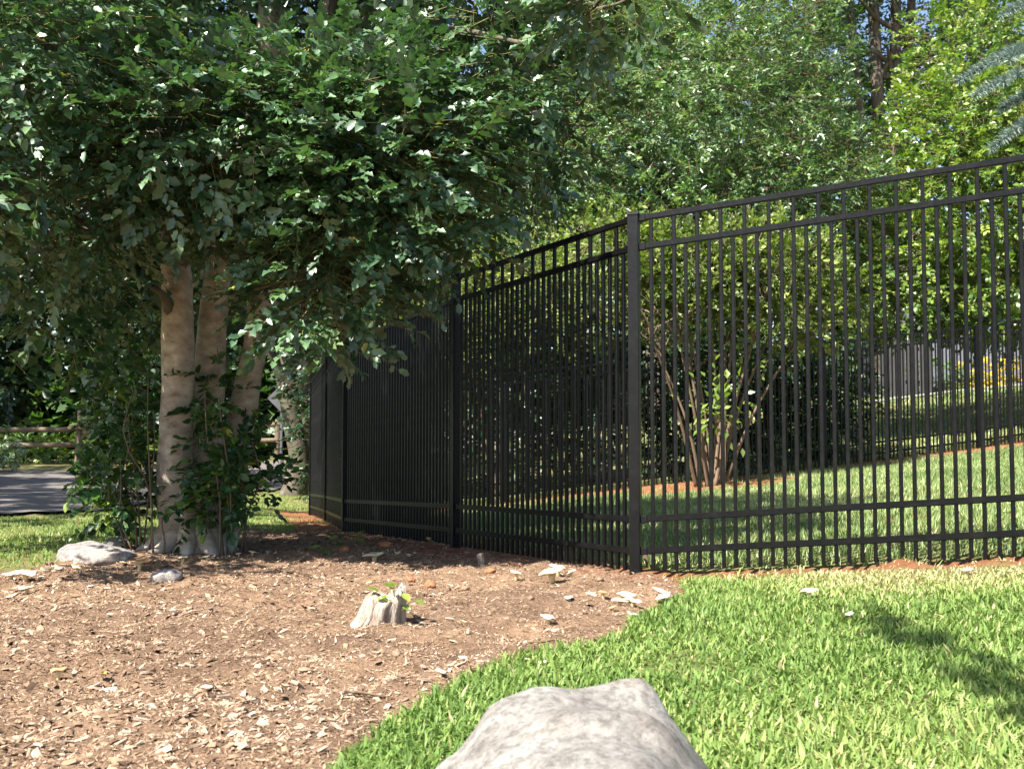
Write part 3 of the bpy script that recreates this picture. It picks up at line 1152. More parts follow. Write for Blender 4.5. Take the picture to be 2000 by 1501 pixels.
    for i in k:
        for q in range(9):
            g.add(oct_v * r.uniform(.0035, .005) + O[i] + D[i] * .16 + r.normal(0, .016, 3), oct_t)
    b = g.build("berries", surf_mat("berry", [(.3, (.25, .22, .03)), (.7, (.38, .3, .05))], bump=0, rough=.4), root, base, smooth=True, kind="stuff")


holly()


# ---- shoots round the foot of the holly
def shoots():
    base = np.array([-1.95, 6.15, float(gz(-1.95, 6.15)[0])])
    root = thing("basal_shoots", "leafy suckers with thin upright stems crowding the foot of the tan trunks", "shrub", tuple(base))
    r = np.random.default_rng(23)
    lobes = [
        (*at(428, 900, 6.25), .17, .12, .26, 48), (*at(465, 950, 6.2), .20, .2, .18, 44), (*at(412, 770, 6.4), .09, .1, .26, 18),
        (*at(255, 880, 6.45), .16, .3, .30, 52), (*at(230, 960, 6.3), .20, .25, .18, 42), (*at(275, 770, 6.7), .14, .2, .26, 26),
        (*at(215, 800, 6.8), .16, .2, .20, 22), (*at(492, 900, 6.4), .10, .2, .22, 20), (*at(190, 925, 6.1), .14, .12, .04, 9),
        (*at(380, 990, 6.15), .10, .06, .10, 9)]
    g = Geo()
    stems = [(438, 1040, 425, 890), (450, 1045, 462, 900), (462, 1040, 440, 830), (470, 1045, 490, 860), (430, 1050, 400, 760), (480, 1050, 470, 920),
             (268, 1050, 262, 850), (280, 1055, 300, 800), (292, 1050, 262, 760), (262, 1052, 235, 900), (300, 1050, 290, 740), (455, 1045, 425, 680),
             (320, 1060, 330, 990), (250, 1050, 210, 930), (275, 1052, 250, 830), (445, 1050, 452, 940)]
    for x0, y0, x1, y1 in stems:
        Y = 6.15 + r.uniform(-.1, .15)
        a = hit(x0, y0)
        a = at(x0, y0 + 12, Y)
        a[2] = gz(a[0], a[1])[0] - .02
        b = at(x1, y1, Y + r.uniform(-.1, .1))
        P = smooth_path([a, a * .6 + b * .4 + r.normal(0, .02, 3), a * .25 + b * .75 + r.normal(0, .03, 3), b], 8)
        V, T = tube(P, np.linspace(.007, .0025, 8), 6)
        g.add(V, T)
    g.build("stems", M['stem'], root, base, smooth=True)
    crown, L, S = crown_obj(root, lobes, 301, 11, .2, .055, LEAF_ROUND, M['shoot'], flat=.9, shell=.45, jit=.5, twig=M['greentwig'], twig_r=.0025, name="leaves")


shoots()


def tree(name, label, base, trunk_paths, lobes, seed, K, L, size, tmpl, mat, bark, gap=.0, gscale=1.0, cat="tree", group=None, **kw):
    root = thing(name, label, cat, tuple(base), group)
    if trunk_paths:
        limbs_obj(root, trunk_paths, bark, "trunk" if cat == "tree" else "stems", n=9)
    crown_obj(root, lobes, seed, K, L, size, tmpl, mat, gap=gap, gscale=gscale, **kw)
    return root


def gpt(x, y):
    return np.array([x, y, float(tz(np.array([float(x)]), np.array([float(y)]))[0])])


# multi-stem shrub in front of the far fence
def multistem():
    b = gpt(2.6, 13.3)
    r = random.Random(4)
    paths = []
    tips = [(1290, 700, 12.9), (1300, 560, 13.0), (1335, 600, 13.2), (1370, 520, 13.2), (1440, 540, 13.1), (1480, 640, 13.0), (1500, 560, 12.9), (1420, 640, 13.5), (1345, 700, 13.6), (1530, 600, 13.3), (1265, 640, 12.7), (1400, 470, 13.4), (1560, 660, 13.0), (1320, 640, 12.8)]
    for px, py, Y in tips:
        e = at(px, py, Y)
        s = b + np.array([(e[0] - b[0]) * .16 + r.uniform(-.1, .1), r.uniform(-.14, .14), -.05])
        m = s * .45 + e * .55 + np.array([(s[0] - e[0]) * .18 + r.uniform(-.06, .06), r.uniform(-.1, .1), -.05])
        paths.append(([s, m, e], [.030, .018, .010]))
        for q in range(5):
            e2 = e + np.array([r.uniform(-.55, .6), r.uniform(-.4, .4), r.uniform(.1, .8)])
            paths.append(limb_to(e * .8 + m * .2, e2, .013, .005, jit=.12, rr=r))
    lobes = [(2.8, 13.2, 2.85, 1.6, .9, .65, 1000), (2.0, 13.0, 2.5, .8, .6, .5, 240), (4.0, 13.4, 2.5, .8, .6, .55, 260), (1.4, 13.3, 3.1, .8, .7, .5, 260), (3.4, 12.8, 2.1, .7, .4, .4, 80)]
    root = tree("multistem_shrub", "yellow green shrub with many bare tan stems spreading from one foot behind the corner post", b, paths, lobes, 401, 12, .30, .075, LEAF_WIDE, M['shrub'], M['stem'], gap=.30, gscale=.45, cat="shrub", flat=.9, shell=.5, jit=.6, twig=M['stem'], twig_r=.004)


multistem()

# bright sapling in front of the stems
def sapling():
    b = gpt(2.62, 12.7)
    root = thing("sapling", "small bright leafy sapling growing in front of the tan stems", "plant", tuple(b))
    r = np.random.default_rng(8)
    top = at(1405, 770, 12.7)
    limbs_obj(root, [([b, b * .5 + top * .5 + np.array([.04, 0, 0]), top], [.012, .009, .004])], M['stem'], "stem", n=6)
    pos = top + r.normal(0, 1, (90, 3)) * np.array([.16, .14, .22]) - np.array([0, 0, .12])
    d = norm(pos - (top - np.array([0, 0, .3]))) + r.normal(0, .3, (90, 3))
    d[:, 2] -= .5
    V, T = place(LEAF_WIDE, pos, d, np.tile([0, -.4, 1.], (90, 1)) + r.normal(0, .3, (90, 3)), r.uniform(.09, .15, 90))
    o = link("leaves", mesh_tris("leaves", V - b, T, np.repeat(r.uniform(.3, .8, 90), 4)), M['hedge'], root)
    o["kind"] = "stuff"


sapling()

# large evergreen behind the yard
b = gpt(3.2, 17.4)
tp = [([b, b + np.array([.1, 0, 2.0]), b + np.array([.3, 0, 5])], [.16, .12, .06]), limb_to(b + np.array([0, 0, 1.4]), (1.6, 17, 5.5), .09, .03), limb_to(b + np.array([0, 0, 1.8]), (5, 17, 6), .09, .03)]
tree("evergreen_tree", "tall small leaved evergreen tree with sunlit glossy foliage behind the corner of the yard", b, tp,
     [(3.2, 17.0, 6.4, 2.7, 2.0, 2.7, 3000), (1.4, 16.8, 5.2, 1.5, 1.3, 1.4, 1000), (4.6, 16.6, 4.6, 1.4, 1.2, 1.2, 900), (2.6, 16.2, 4.2, 1.5, 1.0, .9, 800), (.2, 17.2, 4.2, 1.4, 1.2, 1.5, 900)],
     501, 12, .34, .10, LEAF_SMALL, M['myrtle'], M['darkbark'], gap=.36, gscale=.7, flat=.9, shell=.35, jit=.5, twig_r=.006)
# bright hedge tree on the right
b = gpt(10.2, 18.6)
tp = [([b, b + np.array([.0, 0, 2.0]), b + np.array([-.3, 0, 5])], [.12, .10, .05]), limb_to(b + np.array([0, 0, 1.4]), (6.6, 17, 4.5), .09, .03), limb_to(b + np.array([0, 0, 1.8]), (10, 17.5, 6), .09, .03)]
tree("broadleaf_tree", "bright yellow green broadleaf tree hanging over the far fence on the right", b, tp,
     [(8.2, 17.4, 5.2, 2.2, 1.7, 2.0, 1900), (6.4, 16.9, 3.4, 1.4, 1.0, 1.1, 800), (8.3, 16.9, 3.0, 1.6, 1.0, .85, 800), (10.4, 17.5, 4.4, 1.8, 1.6, 2.4, 900), (8.6, 18.4, 7.4, 1.5, 1.5, 1.6, 620), (9.6, 18.6, 8.4, 2.2, 1.6, 2.0, 600)],
     601, 11, .34, .105, LEAF_WIDE, M['hedge'], M['darkbark'], gap=.33, gscale=.8, flat=.8, shell=.35, jit=.5, twig_r=.006)
# dark bush behind the far fence
b = gpt(3.9, 15.7)
tree("dark_bush", "dense dark rounded bush pressed against the back of the far fence", b, [([b, b + np.array([0, 0, .9])], [.08, .04])],
     [(3.6, 15.6, 1.6, 1.1, .7, 1.4, 1000), (4.7, 15.6, 1.4, .75, .6, 1.1, 520), (2.4, 15.6, 1.5, .9, .7, 1.4, 640), (1.2, 15.7, 1.4, .9, .7, 1.4, 560)],
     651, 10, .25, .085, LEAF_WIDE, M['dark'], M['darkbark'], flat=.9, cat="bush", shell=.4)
b = gpt(-1.6, 15.9)  # thicket added so the view through the pickets stays dark
tree("dark_bush", "dark evergreen thicket added to darken the view through the shaded pickets", b, [([b, b + np.array([0, 0, .9])], [.08, .04])],
     [(0, 15.5, 1.3, 1.0, .7, 1.6, 520), (-1.3, 15.5, 1.2, 1.1, .7, 1.7, 560), (-2.6, 15.6, 1.2, .9, .6, 1.6, 420)],
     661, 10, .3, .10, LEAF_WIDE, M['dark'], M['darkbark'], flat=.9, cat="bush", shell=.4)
# low yellow-green growth behind the left fence run
b = gpt(-.2, 15.2)
tree("viny_shrub", "tangled yellow green shrub seen above the shaded fence run", b, [limb_to(b, b + np.array([.3, 0, 2.0]), .05, .02), limb_to(b, b + np.array([-.6, 0, 2.2]), .05, .02)],
     [(.6, 15.0, 2.9, 1.3, .8, .9, 800), (-.9, 15.4, 2.6, 1.2, .8, 1.0, 600), (.2, 15.2, 2.2, 1.2, .6, .5, 160)],
     671, 11, .3, .08, LEAF_SMALL, M['shrub'], M['stem'], gap=.34, gscale=.5, cat="shrub", flat=.9, shell=.45, jit=.6)
# cedar with dark trunks
b = gpt(12.1, 33)
tp = []
for px0, px1, w in ((1690, 1650, .22), (1722, 1700, .3), (1745, 1752, .26), (1765, 1785, .22)):
    tp.append(([b + np.array([(px0 - 1730) / 2000 * 6, 0, -.1]), at((px0 * 2 + px1) / 3, 200, 33), at(px1, -100, 33), at(px1 + (px1 - px0), -500, 33)], [w * .9, w * .7, w * .6, w * .3]))
for q in range(10):
    s = at(random.uniform(1690, 1760), random.uniform(-50, 160), 33)
    tp.append(limb_to(s, s + np.array([random.uniform(-2, 2), -.8, random.uniform(.3, 1.6)]), .09, .03, jit=.08))
tree("cedar_tree", "tall cedar with several dark leaning trunks and feathery grey green foliage", b, tp,
     [(8.9, 32, 12.6, 2.2, 1.4, 1.6, 700), (9.2, 31.6, 9.8, 1.9, 1.2, 1.3, 520), (12, 32.5, 17.6, 3.4, 2.2, 2.6, 800), (15, 33, 13.5, 2.4, 1.8, 2.8, 500), (11.8, 35, 12.5, 2.8, 1.2, 4.6, 1300), (9.8, 32, 15.3, 2.4, 1.5, 1.3, 520)],
     701, 12, .6, .17, LEAF_SMALL, M['cedar'], M['darkbark'], gap=.38, gscale=1.0, flat=.4, shell=.4, jit=.6)
# pale feathery tree far behind
b = gpt(4.2, 30)
tp = [([b, b + np.array([0, 0, 6]), b + np.array([.2, 0, 13])], [.3, .22, .1])]
tree("feathery_tree", "pale green feathery tree rising behind the evergreen at the top of the picture", b, tp,
     [(4.5, 29.5, 12.5, 3.6, 2.2, 3.0, 1500), (.8, 29.5, 9.6, 2.4, 2.0, 2.6, 900), (1.6, 30, 13, 2.6, 2.0, 2.6, 700)],
     751, 12, .5, .19, LEAF_SMALL, M['feather'], M['darkbark'], gap=.32, gscale=1.4, flat=.6, shell=.45, jit=.6)

# trees beyond the road on the left
for i, (x, y, label, lobes) in enumerate((
        (-15.5, 30, "dark evergreen tree behind the split rail fence at the left edge", [(-15.5, 30, 6, 3.4, 2.2, 4.6, 1700), (-16, 29, 2.6, 3, 1.5, 2.2, 700)]),
        (-10.0, 31, "dark evergreen tree behind the mailbox", [(-10, 31, 5.5, 3.2, 2.2, 4.6, 1700), (-10.2, 29.6, 2.4, 2.6, 1.3, 2.0, 700)]),
        (-5.2, 33, "dark green tree seen between the tan trunks and the shaded fence", [(-5.2, 33, 6.5, 3.2, 2.2, 4.8, 1500), (-5.6, 31.5, 3.0, 2.4, 1.2, 1.5, 400)]),
        (-1.0, 37, "mid green tree seen through the pickets of the shaded fence run", [(-1.0, 37, 7.5, 3.6, 2.5, 5.0, 1500)]))):
    b = gpt(x, y)
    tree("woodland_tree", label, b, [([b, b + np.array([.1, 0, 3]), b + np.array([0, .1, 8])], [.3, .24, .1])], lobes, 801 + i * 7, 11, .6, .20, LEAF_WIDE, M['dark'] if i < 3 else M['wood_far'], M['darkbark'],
         group="trees beyond the road", gap=.3, gscale=1.2, flat=.7, shell=.4)
# shade tree over the road, off to the left
b = gpt(-13.5, 9.5)
tree("shade_tree", "big broad tree left of the picture whose shade dapples the road", b, [([b, b + np.array([0, 0, 4]), b + np.array([.4, .2, 9])], [.4, .3, .12]), limb_to(b + np.array([0, 0, 4]), b + np.array([1.5, -2, 7]), .16, .05), limb_to(b + np.array([0, 0, 4]), b + np.array([-1, 4, 8]), .16, .05)],
     [(-12.5, 7.5, 8.5, 4.2, 4.0, 2.4, 850), (-14.5, 13.5, 9.5, 4.5, 4, 2.6, 800), (-17, 19, 9.5, 5, 4, 3, 700), (-20, 25, 10, 5, 4, 3, 500)], 861, 11, .6, .25, LEAF_WIDE, M['dark'], M['darkbark'], gap=.36, gscale=1.6, flat=.6, shell=.45)


# unseen tree behind the camera, its bough shaped to cast the lawn's shadow streak
b = gpt(-2.4, -6.0)
tree("overhanging_tree", "unseen tree behind the viewpoint whose added bough shades a streak of the lawn", b, [([b, b + np.array([0, 0, 3]), b + np.array([.2, .1, 6.5])], [.22, .17, .06]), limb_to(b + np.array([0, 0, 3.6]), (-1.35, -.6, 4.55), .05, .016, jit=.03), limb_to((-1.35, -.6, 4.55), (-1.4, 1.35, 4.75), .016, .006, jit=.03), limb_to((-1.35, -.6, 4.55), (-.95, 1.0, 4.75), .008, .004, jit=.03)],
     [(-2.4, -6.6, 6.8, 2.4, 2.0, 1.8, 900), ], 871, 10, .26, .10, LEAF_WIDE, M['dark'], M['darkbark'], gap=.0, flat=.5, shell=.4, twig_r=.003)
crown_obj(bpy.data.objects["overhanging_tree"], [(-1.4, .75, 4.65, .03, .6, .03, 40), (-1.37, -.2, 4.6, .03, .6, .03, 34), (-.95, .7, 4.75, .02, .5, .02, 10)], 874, 8, .08, .06, LEAF_WIDE, M['dark'], flat=.4, shell=.5, twig_r=.002, name="bough_leaves")


# second trunks beyond the holly
def second_tree():
    b = at(572, 955, 16.5)
    b[2] = tz(b[0:1], b[1:2])[0] - .1
    P = [b, at(585, 900, 16.5), at(570, 820, 16.5), at(560, 740, 16.5), at(562, 660, 16.5), at(545, 560, 16.5), at(540, 300, 16.5)]
    tp = [(P, [.26, .17, .16, .14, .12, .11, .07]), ([at(555, 760, 16.5), at(535, 700, 16.4), at(500, 640, 16.3)], [.09, .07, .04])]
    tree("leaning_tree", "crooked grey trunked tree standing between the tan trunks and the end of the fence", b, tp,
         [(-4.2, 16.5, 5.2, 2.2, 1.8, 1.9, 900), (-5.5, 16.5, 4.0, 1.6, 1.4, 1.1, 350)], 881, 11, .4, .12, LEAF_WIDE, M['dark'], M['mossbark'], gap=.3, gscale=.9, shell=.45)
    b = at(603, 940, 18.5)
    b[2] = tz(b[0:1], b[1:2])[0] - .1
    tp = [([b, at(600, 800, 18.5), at(596, 700, 18.5), at(585, 560, 18.5), at(580, 300, 18.5)], [.2, .15, .14, .12, .08])]
    tree("slim_tree", "slim brown trunked tree just behind the end post of the fence", b, tp, [(-3.0, 19, 5.6, 2.0, 1.8, 1.8, 700)], 891, 11, .4, .12, LEAF_WIDE, M['wood_far'], M['mossbark'], gap=.3, gscale=.9, shell=.45)


second_tree()


# woods mass closing the view
def woods():
    lobes = []
    r = random.Random(9)
    for x in range(-40, 44, 6):
        lobes.append((x + r.uniform(-1, 1), 46 + r.uniform(-2, 4), 6 + r.uniform(-1, 2), 5, 3, 7, 170))
        lobes.append((x + 3, 47 + r.uniform(-2, 4), 15 + r.uniform(-2, 3), 4.5, 3, 5.5, 155))
    for x in range(-40, 44, 4):
        lobes.append((x + r.uniform(-1, 1), 43.5 + r.uniform(-1, 1), 1.6 + .03 * max(0, x), 3.2, 1.2, 2.2, 190))
    O, D, U = crown_sprays(lobes, 901, .25, 2.0, .7, .4)
    P, ld, ln, sz, tint, end = spray_leaves(O, D, U, 10, 1.1, .9, 902)
    V, T = place(LEAF_WIDE, P, ld, ln, sz)
    o = link("woods", mesh_tris("woods", V, T, np.repeat(tint, 4)), M['wood_far'])
    tag(o, "distant wood of mixed green trees closing the background", "wood", kind="stuff")


woods()


# ---- blue spruce reaching in at the right edge
def spruce():
    b = gpt(4.3, 6.0)
    root = thing("blue_spruce", "pale blue green spruce boughs reaching in at the right edge above the fence", "tree", tuple(b))
    r = np.random.default_rng(31)
    paths = [([b, b + np.array([0, 0, 2]), b + np.array([0.03, 0, 4.6])], [.10, .07, .02])]
    NP, ND, SUB = [], [], []
    rr = random.Random(2)
    boughs = []
    for q in range(26):
        a = rr.uniform(0, 6.283)
        z = rr.uniform(.5, 4.2)
        L = 1.5 * (1 - z / 5.2)
        p = b + np.array([math.cos(a) * L, math.sin(a) * L, z])
        if math.cos(a) < -.2 and z < 2.2 + .0:
            continue
        boughs.append(p)
    first = [(1872, 158, 1985, 92, 5.4), (1902, 188, 1995, 138, 5.3), (1934, 290, 2040, 215, 5.3), (1955, 30, 2060, -20, 5.5), (1972, 118, 1996, 88, 5.0), (1950, 215, 2030, 170, 5.6), (1990, 250, 2060, 200, 5.5)]
    for x1, y1, x0, y0, Y in first:
        p0, p1 = at(x0, y0, Y + .12), at(x1, y1, Y)
        st = b + np.array([0, 0, p0[2] - b[2] + .25])
        paths.append(([st, st * .5 + p0 * .5 + np.array([0, 0, .03]), p0], [.016, .011, .005]))
        d = norm(p1 - p0)
        sd = norm(np.cross(d, [0, 0, 1]))
        fr = [(p0, p1)] + [(p0 * (1 - t) + p1 * t, p0 * (1 - t) + p1 * t + (d * .8 + sd * sg * .6) * .13) for t in (.05, .35) for sg in (-1, 1)]
        for q0, q1 in fr:
            n = int(420 * np.linalg.norm(q1 - q0) / .25)
            t = r.uniform(0, 1, (n, 1))
            dd = norm(q1 - q0)
            rad = norm(np.cross(np.tile(dd, (n, 1)), r.normal(size=(n, 3))))
            NP.append(q0 + (q1 - q0) * t)
            ND.append(norm(rad + dd * .55 + np.array([0, 0, .1])))
            SUB.append((q0, q1))
    for e in boughs:
        s = b + np.array([0, 0, min(4.4, max(.3, e[2] - b[2] + .25))])
        d = e - s
        L = np.linalg.norm(d)
        d /= L
        paths.append(([s, s * .5 + e * .5 - np.array([0, 0, .04]), e], [.018, .012, .004]))
        sd = norm(np.cross(d, [0, 0, 1]))
        subs = [(s * .4 + e * .6, e)]
        for k in range(9):
            t = .25 + .72 * k / 9
            for sg in (-1, 1):
                p0 = s * (1 - t) + e * t
                ll = .38 * (1.1 - t) + .10
                p1 = p0 + (d * .75 + sd * sg * .65 + np.array([0, 0, rr.uniform(-.2, .1)])) * ll
                subs.append((p0, p1))
        for p0, p1 in subs:
            n = int(150 * np.linalg.norm(p1 - p0) / .25)
            t = r.uniform(0.05, 1, (n, 1))
            dd = norm(p1 - p0)
            rad = norm(np.cross(np.tile(dd, (n, 1)), r.normal(size=(n, 3))))
            NP.append(p0 + (p1 - p0) * t)
            ND.append(norm(rad + dd * .75 + np.array([0, 0, .15])))
            SUB.append((p0, p1))
    limbs_obj(root, paths, M['twig'], "trunk", n=6)
    q0, q1 = np.array([q[0] for q in SUB]), np.array([q[1] for q in SUB])
    tv, tt = twigs(q0 - b, q1 - b, np.full(len(q0), .004), np.full(len(q0), .0015))
    link("twigs", mesh_tris("twigs", tv, tt), M['twig'], root)["kind"] = "stuff"
    NP = np.concatenate(NP)
    ND = np.concatenate(ND)
    tm = (np.array([(-.05, 0, 0), (.05, 0, 0), (0, 1, 0)]), np.array([(0, 1, 2)]))
    V, T = place(tm, NP, ND, r.normal(size=(len(NP), 3)), r.uniform(.032, .052, len(NP)))
    o = link("needles", mesh_tris("needles", V - b, T, np.repeat(r.uniform(0, 1, len(NP)), 3)), M['spruce'], root)
    o["kind"] = "stuff"


spruce()


# ------------------------------------------------------------------ rocks
def rock(name, label, loc, size, planes, mat, seed, cat="rock", amp=.10, sub=5, bumps=(), rot=0, flat=.9, smooth=0):
    import bmesh
    bm = bmesh.new()
    bmesh.ops.create_icosphere(bm, subdivisions=sub, radius=1)
    me = bpy.data.meshes.new(name)
    bm.to_mesh(me)
    bm.free()
    n = len(me.vertices)
    V = np.zeros(n * 3)
    me.vertices.foreach_get("co", V)
    V = V.reshape(-1, 3)
    V = V * (1 + amp * (fbm(V + seed * 3.7, .9, 4, seed) - .5) * 2)[:, None]
    for nx, ny, nz, d in planes:
        nn = np.array([nx, ny, nz], float)
        nn /= np.linalg.norm(nn)
        t = V @ nn - d
        V = V - np.where(t > 0, t * flat, 0)[:, None] * nn
    if smooth:
        E = np.zeros(len(me.edges) * 2, np.int32)
        me.edges.foreach_get("vertices", E)
        E = E.reshape(-1, 2)
        deg = np.bincount(E.ravel(), minlength=n)[:, None]
        for _ in range(smooth):
            S = np.zeros_like(V)
            np.add.at(S, E[:, 0], V[E[:, 1]])
            np.add.at(S, E[:, 1], V[E[:, 0]])
            V = .4 * V + .6 * S / deg
    for bx, by, bz, rad, h in bumps:
        w = np.exp(-((V - np.array([bx, by, bz])) ** 2).sum(1) / rad ** 2)
        V = V + w[:, None] * np.array([0, 0, h])
    V = V * (1 + .05 * (fbm(V + 4.1, .5, 2, seed + 4) - .5) * 2 + .05 * (fbm(V + 9.1, .22, 4, seed + 2) - .5) * 2)[:, None]
    V = V * np.array(size)
    c, s = math.cos(rot), math.sin(rot)
    V = np.stack([V[:, 0] * c - V[:, 1] * s, V[:, 0] * s + V[:, 1] * c, V[:, 2]], 1)
    me.vertices.foreach_set("co", V.ravel())
    me.polygons.foreach_set("use_smooth", np.ones(len(me.polygons), bool))
    me.update()
    o = link(name, me, mat)
    o.location = loc
    return tag(o, label, cat)


rock("boulder", "large pale grey weathered boulder in the grass at the bottom edge", (.130, 1.55, -.01), (.395, .325, .335),
     [(-.05, -.15, 1, .72), (.95, -.1, .66, .52), (-.78, .05, .75, .68), (.05, 1, .25, .84), (-.1, -.9, .5, .9)], M['rock'], 3, cat="boulder",
     bumps=((.20, .62, .62, .18, .16), (-.02, .40, .70, .22, -.15), (-.26, .58, .62, .28, .10), (.5, .2, .4, .25, -.08), (-.1, -.1, .7, .2, -.06), (.2, .1, .68, .16, .05)), sub=6, amp=.18, flat=.66, smooth=45)
p = hit(190, 1092)
rock("flat_rock", "flat pale stone slab at the mulch edge left of the trunks", (p[0], p[1], p[2] + .01), (.21, .17, .11), [(0, -.35, 1, .55), (-.2, -1, .4, .75), (.5, .2, 1, .62)], M['flatrock'], 5, amp=.14)
p = hit(228, 1072)
rock("flat_rock", "smaller pale stone tucked behind the flat slab by the shoots", (p[0], p[1], p[2] + .03), (.075, .06, .055), [(0, -.3, 1, .6)], M['flatrock'], 6, amp=.14, sub=4)
p = hit(325, 1128)
rock("stone", "grey stone half buried in the mulch in front of the trunks", (p[0], p[1], p[2] + .0), (.075, .06, .05), [(-.2, -.3, 1, .65)], M['flatrock'], 7, amp=.16, sub=4)
CLODS = [(840, 1150, .028, 'clay', "red clay lump right of the pale stump"), (803, 1148, .022, 'clay', "red clay lump touching the pale stump"), (908, 1152, .024, 'brownclod', "brown earth clod lying between the stump and the mushrooms"),
         (958, 1118, .028, 'clay', "broken red clay clod beside the upright wood chip"), (1036, 1178, .016, 'brownclod', "small brown clod in the bare soil below the big mushroom"), (672, 1078, .04, 'clay', "brownish clay slab in the shade by the fence foot"),
         (752, 1072, .04, 'clay', "dark clay lump behind the flat shaded mushroom"), (1172, 1140, .018, 'brownclod', "brown crumb of soil near the corner post"), (775, 1290, .018, 'brownclod', "brown clod in the open mulch below the stump")]
for i, (px, py, s, m, l) in enumerate(CLODS):
    p = hit(px, py)
    rock("clod", l, (p[0], p[1], gz(p[0], p[1])[0] + s * .3), (s, s * .8, s * .7), [(.2, -.5, .8, .7)], M[m], 20 + i, cat="clod", amp=.55, sub=3, rot=i)


# ---- stump
def stump():
    p = hit(745, 1218)
    root = thing("stump", "pale splintered remnant of a small stump sticking out of the mulch", "stump", (p[0], p[1], p[2]))
    r = np.random.default_rng(14)
    g = Geo()
    n = 40
    kn = r.normal(0, .06, n)
    rings = [(-.06, .95, -.01), (.0, .86, -.005), (.045, .80, .0), (.085, .72, .008), (.12, .58, .018)]
    V = []
    for j, (z, s, lean) in enumerate(rings):
        for k in range(n):
            a = 2 * math.pi * k / n
            rad = .105 * s * (1 + .13 * math.sin(3 * a + 1) + .05 * math.sin(7 * a) + kn[k])
            zz = z + (.02 * math.sin(2 * a + 1) if j else 0)
            if j == len(rings) - 1:
                zz += r.uniform(-.012, .006) + .012 * math.cos(a - .6)
            if j < 2:
                rad *= 1.0 + .45 * max(0, math.cos(a - 4.1)) ** 3
            V.append((rad * math.cos(a) * .95 + lean * 1.4, rad * math.sin(a) * .8, zz))
    T = []
    for j in range(len(rings) - 1):
        for k in range(n):
            a, b2 = j * n + k, j * n + (k + 1) % n
            T += [(a, b2, b2 + n), (a, b2 + n, a + n)]
    c = len(V)
    V.append((.042, 0, .095))
    for k in range(n):
        T.append(((len(rings) - 1) * n + k, (len(rings) - 1) * n + (k + 1) % n, c))
    g.add(np.array(V), np.array(T))
    g.build("wood", M['palewood'], root)
    for k in range(3):
        a = r.uniform(3.4, 6.0)
        s = np.array([.08 * math.cos(a), .09 * math.sin(a), .02])
        e = s + np.array([.09 * math.cos(a), .09 * math.sin(a), -.04])
        V, T = tube(smooth_path([s - (e - s) * .4 + np.array([0, 0, .04]), s, e], 6), np.linspace(.014, .006, 6), 6, .3, k)
        g2 = Geo()
        g2.add(V, T)
        g2.build("splinter", M['palewood'], root, None, smooth=True)
    return p


SP0 = stump()
LEAF_ME = []
for tv in (.4, .65, .85):
    lm = mesh_tris("leaf", LEAF_ROUND[0], LEAF_ROUND[1], np.full(len(LEAF_ROUND[0]), tv))
    lm.materials.append(M['hedge'])
    LEAF_ME.append(lm)


def sprig(name, label, loc, n, spread, size, height, seed):
    r = random.Random(seed)
    root = thing(name, label, "weed", tuple(loc))
    g = Geo()
    for i in range(n):
        a = r.uniform(0, 6.283)
        rr = spread * math.sqrt(r.uniform(.1, 1))
        e = np.array([math.cos(a) * rr, math.sin(a) * rr, r.uniform(.25, 1) * height])
        V, T = tube(smooth_path([(0, 0, -.01), (e[0] * .3, e[1] * .3, e[2] * .6), e], 5), np.linspace(.0018, .0008, 5), 4)
        g.add(V, T)
        o = link("leaf", LEAF_ME[i % 3], None, root)
        o.location = e
        o.rotation_euler = (r.uniform(-.6, .5), r.uniform(-.5, .5), a - math.pi / 2)
        s = size * r.uniform(.7, 1.3)
        o.scale = (s, s, s)
    g.build("stem", M['greentwig'], root)


p = at(775, 1180, SP0[1] + .0)
sprig("weed_sprig", "fresh green sprig sprouting beside the pale stump", (p[0], p[1], gz(p[0], p[1])[0] + .03), 16, .075, .042, .13, 3)
p = hit(672, 1068)
sprig("weed", "small green weed in the shaded soil left of the flat mushroom", p, 14, .10, .06, .09, 5)
p = hit(637, 1080)
sprig("weed", "low grey green seedling at the left end of the shaded soil", p, 8, .07, .05, .05, 6)


